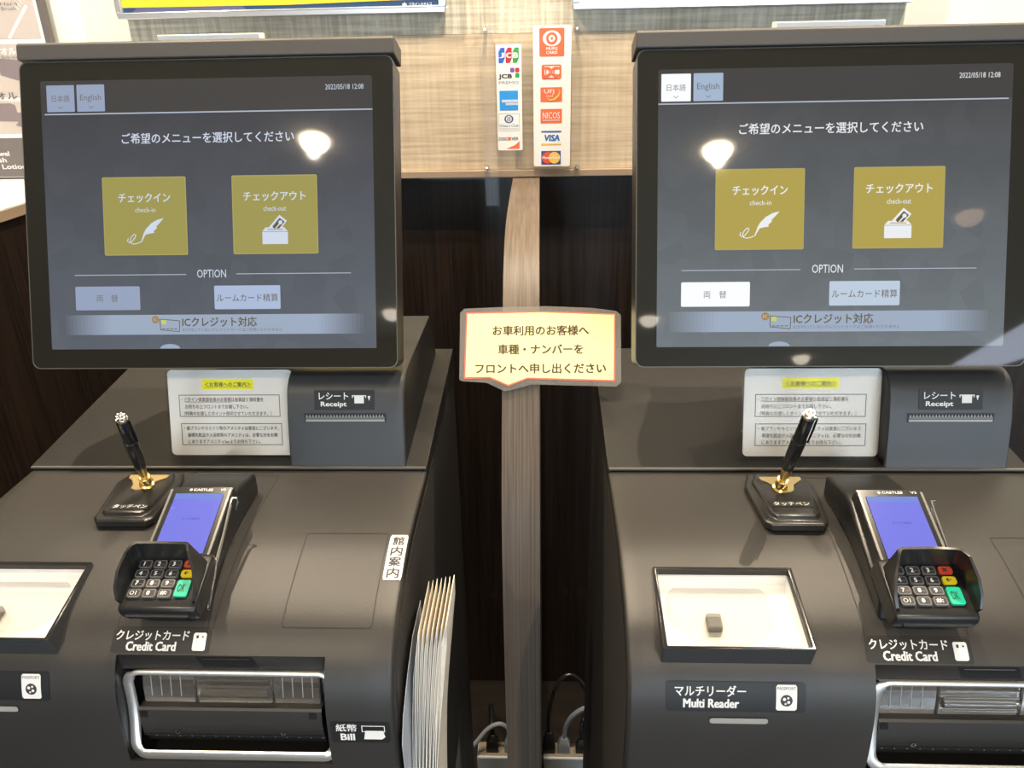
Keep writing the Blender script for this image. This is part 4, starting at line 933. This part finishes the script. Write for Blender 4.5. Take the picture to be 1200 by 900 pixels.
q.text(AT, 'タオル', -950, 1306.5, -896, 1318, dk_, 0.0010, 0.02); q.text(AT, 'Towel', -915, 1301.5, -890, 1305, wt_, 0.0010, 0.0)
q.text(AT, 'Face Towel', -1000, 1213, -938, 1221, wt_, 0.0008, 0.02); q.text(AT, 'Brush', -985, 1202, -946, 1210, wt_, 0.0008, 0.02); q.text(AT, 'Toner Lotions', -1006, 1190.5, -906, 1198.5, wt_, 0.0008, 0.02)
rel(q.build('board_sheet', am), am)

# ------------------------------------------------------------------ pamphlet rack on the left kiosk's right side
rk = empty('pamphlet_rack', (-0.12, 0.5, 0.66)); tag(rk, 'clear plastic pamphlet pocket fixed to the side of the left kiosk', 'rack')
q = MB(); q.box(-0.1215, -0.1205, 0.4635, 0.600, 0.60, 0.80, M['clear']); q.box(-0.1215, -0.084, 0.4635, 0.600, 0.60, 0.602, M['clear']); q.box(-0.085, -0.084, 0.4635, 0.600, 0.60, 0.745, M['clear']); q.box(-0.1215, -0.084, 0.4635, 0.4643, 0.60, 0.752, M['clear'])
rel(q.build('pocket', rk), rk)
q = MB()
for k in range(4): q.box(-0.118, -0.100+0.004*(k % 2), 0.4625, 0.4630, 0.728+k*0.006, 0.7288+k*0.006, M['ink'])
rel(q.build('printed_lines', rk), rk)
p0 = None
SH = MB().prism([(0.468, 0.61), (0.466, 0.838), (0.480, 0.856), (0.510, 0.872), (0.545, 0.884), (0.595, 0.884), (0.595, 0.61)], lambda p, q_, r: (r, p, q_), -0.1195, -0.1190, M['bluepaper'])
o = SH.build('paper_sheet'); tag(o, 'blue-grey sheet behind the folded pamphlets in the side rack', 'paper')
def pamphlet(x0, lean, top, wid, yf, thin):
    """a folded leaf seen from its edge: two leaves meeting in a rounded fold at the top"""
    nz = 16; left, right = [], []
    zb = 0.612
    for k in range(nz+1):
        s = k/nz; z = zb + (top-zb)*s
        cx = x0 + lean*(s**2.2)
        w2 = thin*(0.35 + 0.65*max(0.0, min(1.0, (s-0.55)/0.25))) * (1.0 if s < 0.93 else math.sqrt(max(0.02, 1-((s-0.93)/0.07)**2)))
        y = yf + wid*(s**1.5)
        left.append((cx-w2, y, z)); right.append((cx+w2, y, z))
    loop = left + right[::-1]
    mb = MB(); rows = [loop, [(x, y + 0.095*(1-0.25*((z-zb)/(top-zb))), z) for x, y, z in loop]]
    mb.strip(rows, M['paperedge'])
    # paper thickness at the near edge
    inner = [(x + (0.00045 if i < len(left) else -0.00045), y, z-0.0002) for i, (x, y, z) in enumerate(loop)]
    mb.strip([loop, inner], M['white'])
    mb.poly([(x, y+0.004, z) for x, y, z in loop], M['paperedge'])
    return mb.build('pamphlet', smooth=False)
tops = [0.885, 0.911, 0.912, 0.913, 0.913, 0.914, 0.914, 0.915]
for k in range(8):
    o = pamphlet(-0.1200 + 0.0026*k, 0.0075+0.0014*k, tops[k], 0.052, 0.466 + 0.0008*k, (0.00135, 0.0015, 0.0012, 0.0015, 0.0012, 0.0014, 0.0016, 0.0026)[k])
    tag(o, {0: 'short cream pamphlet whose tip stands lowest, nearest the left kiosk', 7: 'outermost cream pamphlet with the widest open fold, facing the divider board'}.get(k, 'cream folded pamphlet in the middle of the packed side rack'), 'pamphlet', 'folded pamphlets in the side rack')

# ------------------------------------------------------------------ power strips, plugs and cables on the floor
def strip_(x0, x1, label):
    r = empty('power_strip', ((x0+x1)/2, 1.127, 0)); tag(r, label, 'power strip', 'power strips on the floor')
    rel(MB().box(x0, x1, 1.108, 1.146, 0.0005, 0.060, M['stripwhite']).build('casing', r, bevel=0.003), r)
    rel(MB().box(x0+0.002, x1-0.002, 1.1125, 1.1445, 0.0595, 0.0612, M['stripbeige']).build('socket_face', r), r)
strip_(-0.134, -0.0515, 'white power strip on the floor left of the divider board')
strip_(0.0005, 0.115, 'white power strip on the floor right of the divider board')
def plug(x, m, cable, label, grp, h=0.040, wd=0.0125):
    r = empty('power_plug', (x, 1.128, 0.061)); tag(r, label, 'plug', grp)
    rows = [[(x+sx*e, 1.128+sy*e*0.8, z) for sx, sy in ((-1, -1), (1, -1), (1, 1), (-1, 1))] for e, z in ((wd, 0.0615), (wd, 0.0615+h*0.45), (wd*0.75, 0.0615+h*0.75), (wd*0.42, 0.0615+h))]
    b = MB().strip(rows, m, True); b.add(rows[-1], [(0, 1, 2, 3)], m); rel(b.build('plug_body', r, bevel=0.002), r)
    pts = [Vector((x, 1.128, 0.0615+h*0.9))] + [Vector(c) for c in cable]
    P_ = []
    for i in range(len(pts)-1):
        a0 = pts[max(i-1, 0)]; a1 = pts[i]; a2 = pts[i+1]; a3 = pts[min(i+2, len(pts)-1)]
        for k in range(8):
            t_ = k/8; P_.append(tuple(0.5*((2*a1)+(-a0+a2)*t_+(2*a0-5*a1+4*a2-a3)*t_*t_+(-a0+3*a1-3*a2+a3)*t_**3)))
    P_.append(tuple(pts[-1]))
    rel(MB().tube(P_, 0.0048 if m is M['greyplastic'] else 0.0042, m, 10).build('cable', r, smooth=True), r)
plug(-0.103, M['blacksatin'], [(-0.104, 1.15, 0.115), (-0.108, 1.20, 0.10), (-0.115, 1.25, 0.05), (-0.12, 1.29, 0.008)], 'black plug in the left power strip', 'plugs')
plug(-0.066, M['greyplastic'], [(-0.070, 1.130, 0.115), (-0.088, 1.130, 0.128), (-0.112, 1.125, 0.118), (-0.137, 1.115, 0.090), (-0.18, 1.10, 0.05), (-0.22, 1.09, 0.01)], 'grey plug in the left power strip', 'plugs')
plug(0.012, M['blacksatin'], [(0.012, 1.13, 0.16), (0.024, 1.14, 0.215), (0.048, 1.15, 0.240), (0.075, 1.15, 0.222), (0.096, 1.14, 0.17), (0.105, 1.13, 0.12)], 'black plug with a looped cable at the left end of the right strip', 'plugs', 0.05)
plug(0.042, M['greyplastic'], [(0.046, 1.13, 0.125), (0.060, 1.13, 0.155), (0.085, 1.13, 0.175), (0.12, 1.13, 0.18), (0.16, 1.13, 0.15)], 'grey plug with a thick grey cable in the right strip', 'plugs', 0.036)
plug(0.077, M['blacksatin'], [(0.080, 1.14, 0.13), (0.10, 1.16, 0.14), (0.15, 1.18, 0.08)], 'black plug half hidden by the right kiosk in the right strip', 'plugs', 0.03, 0.011)
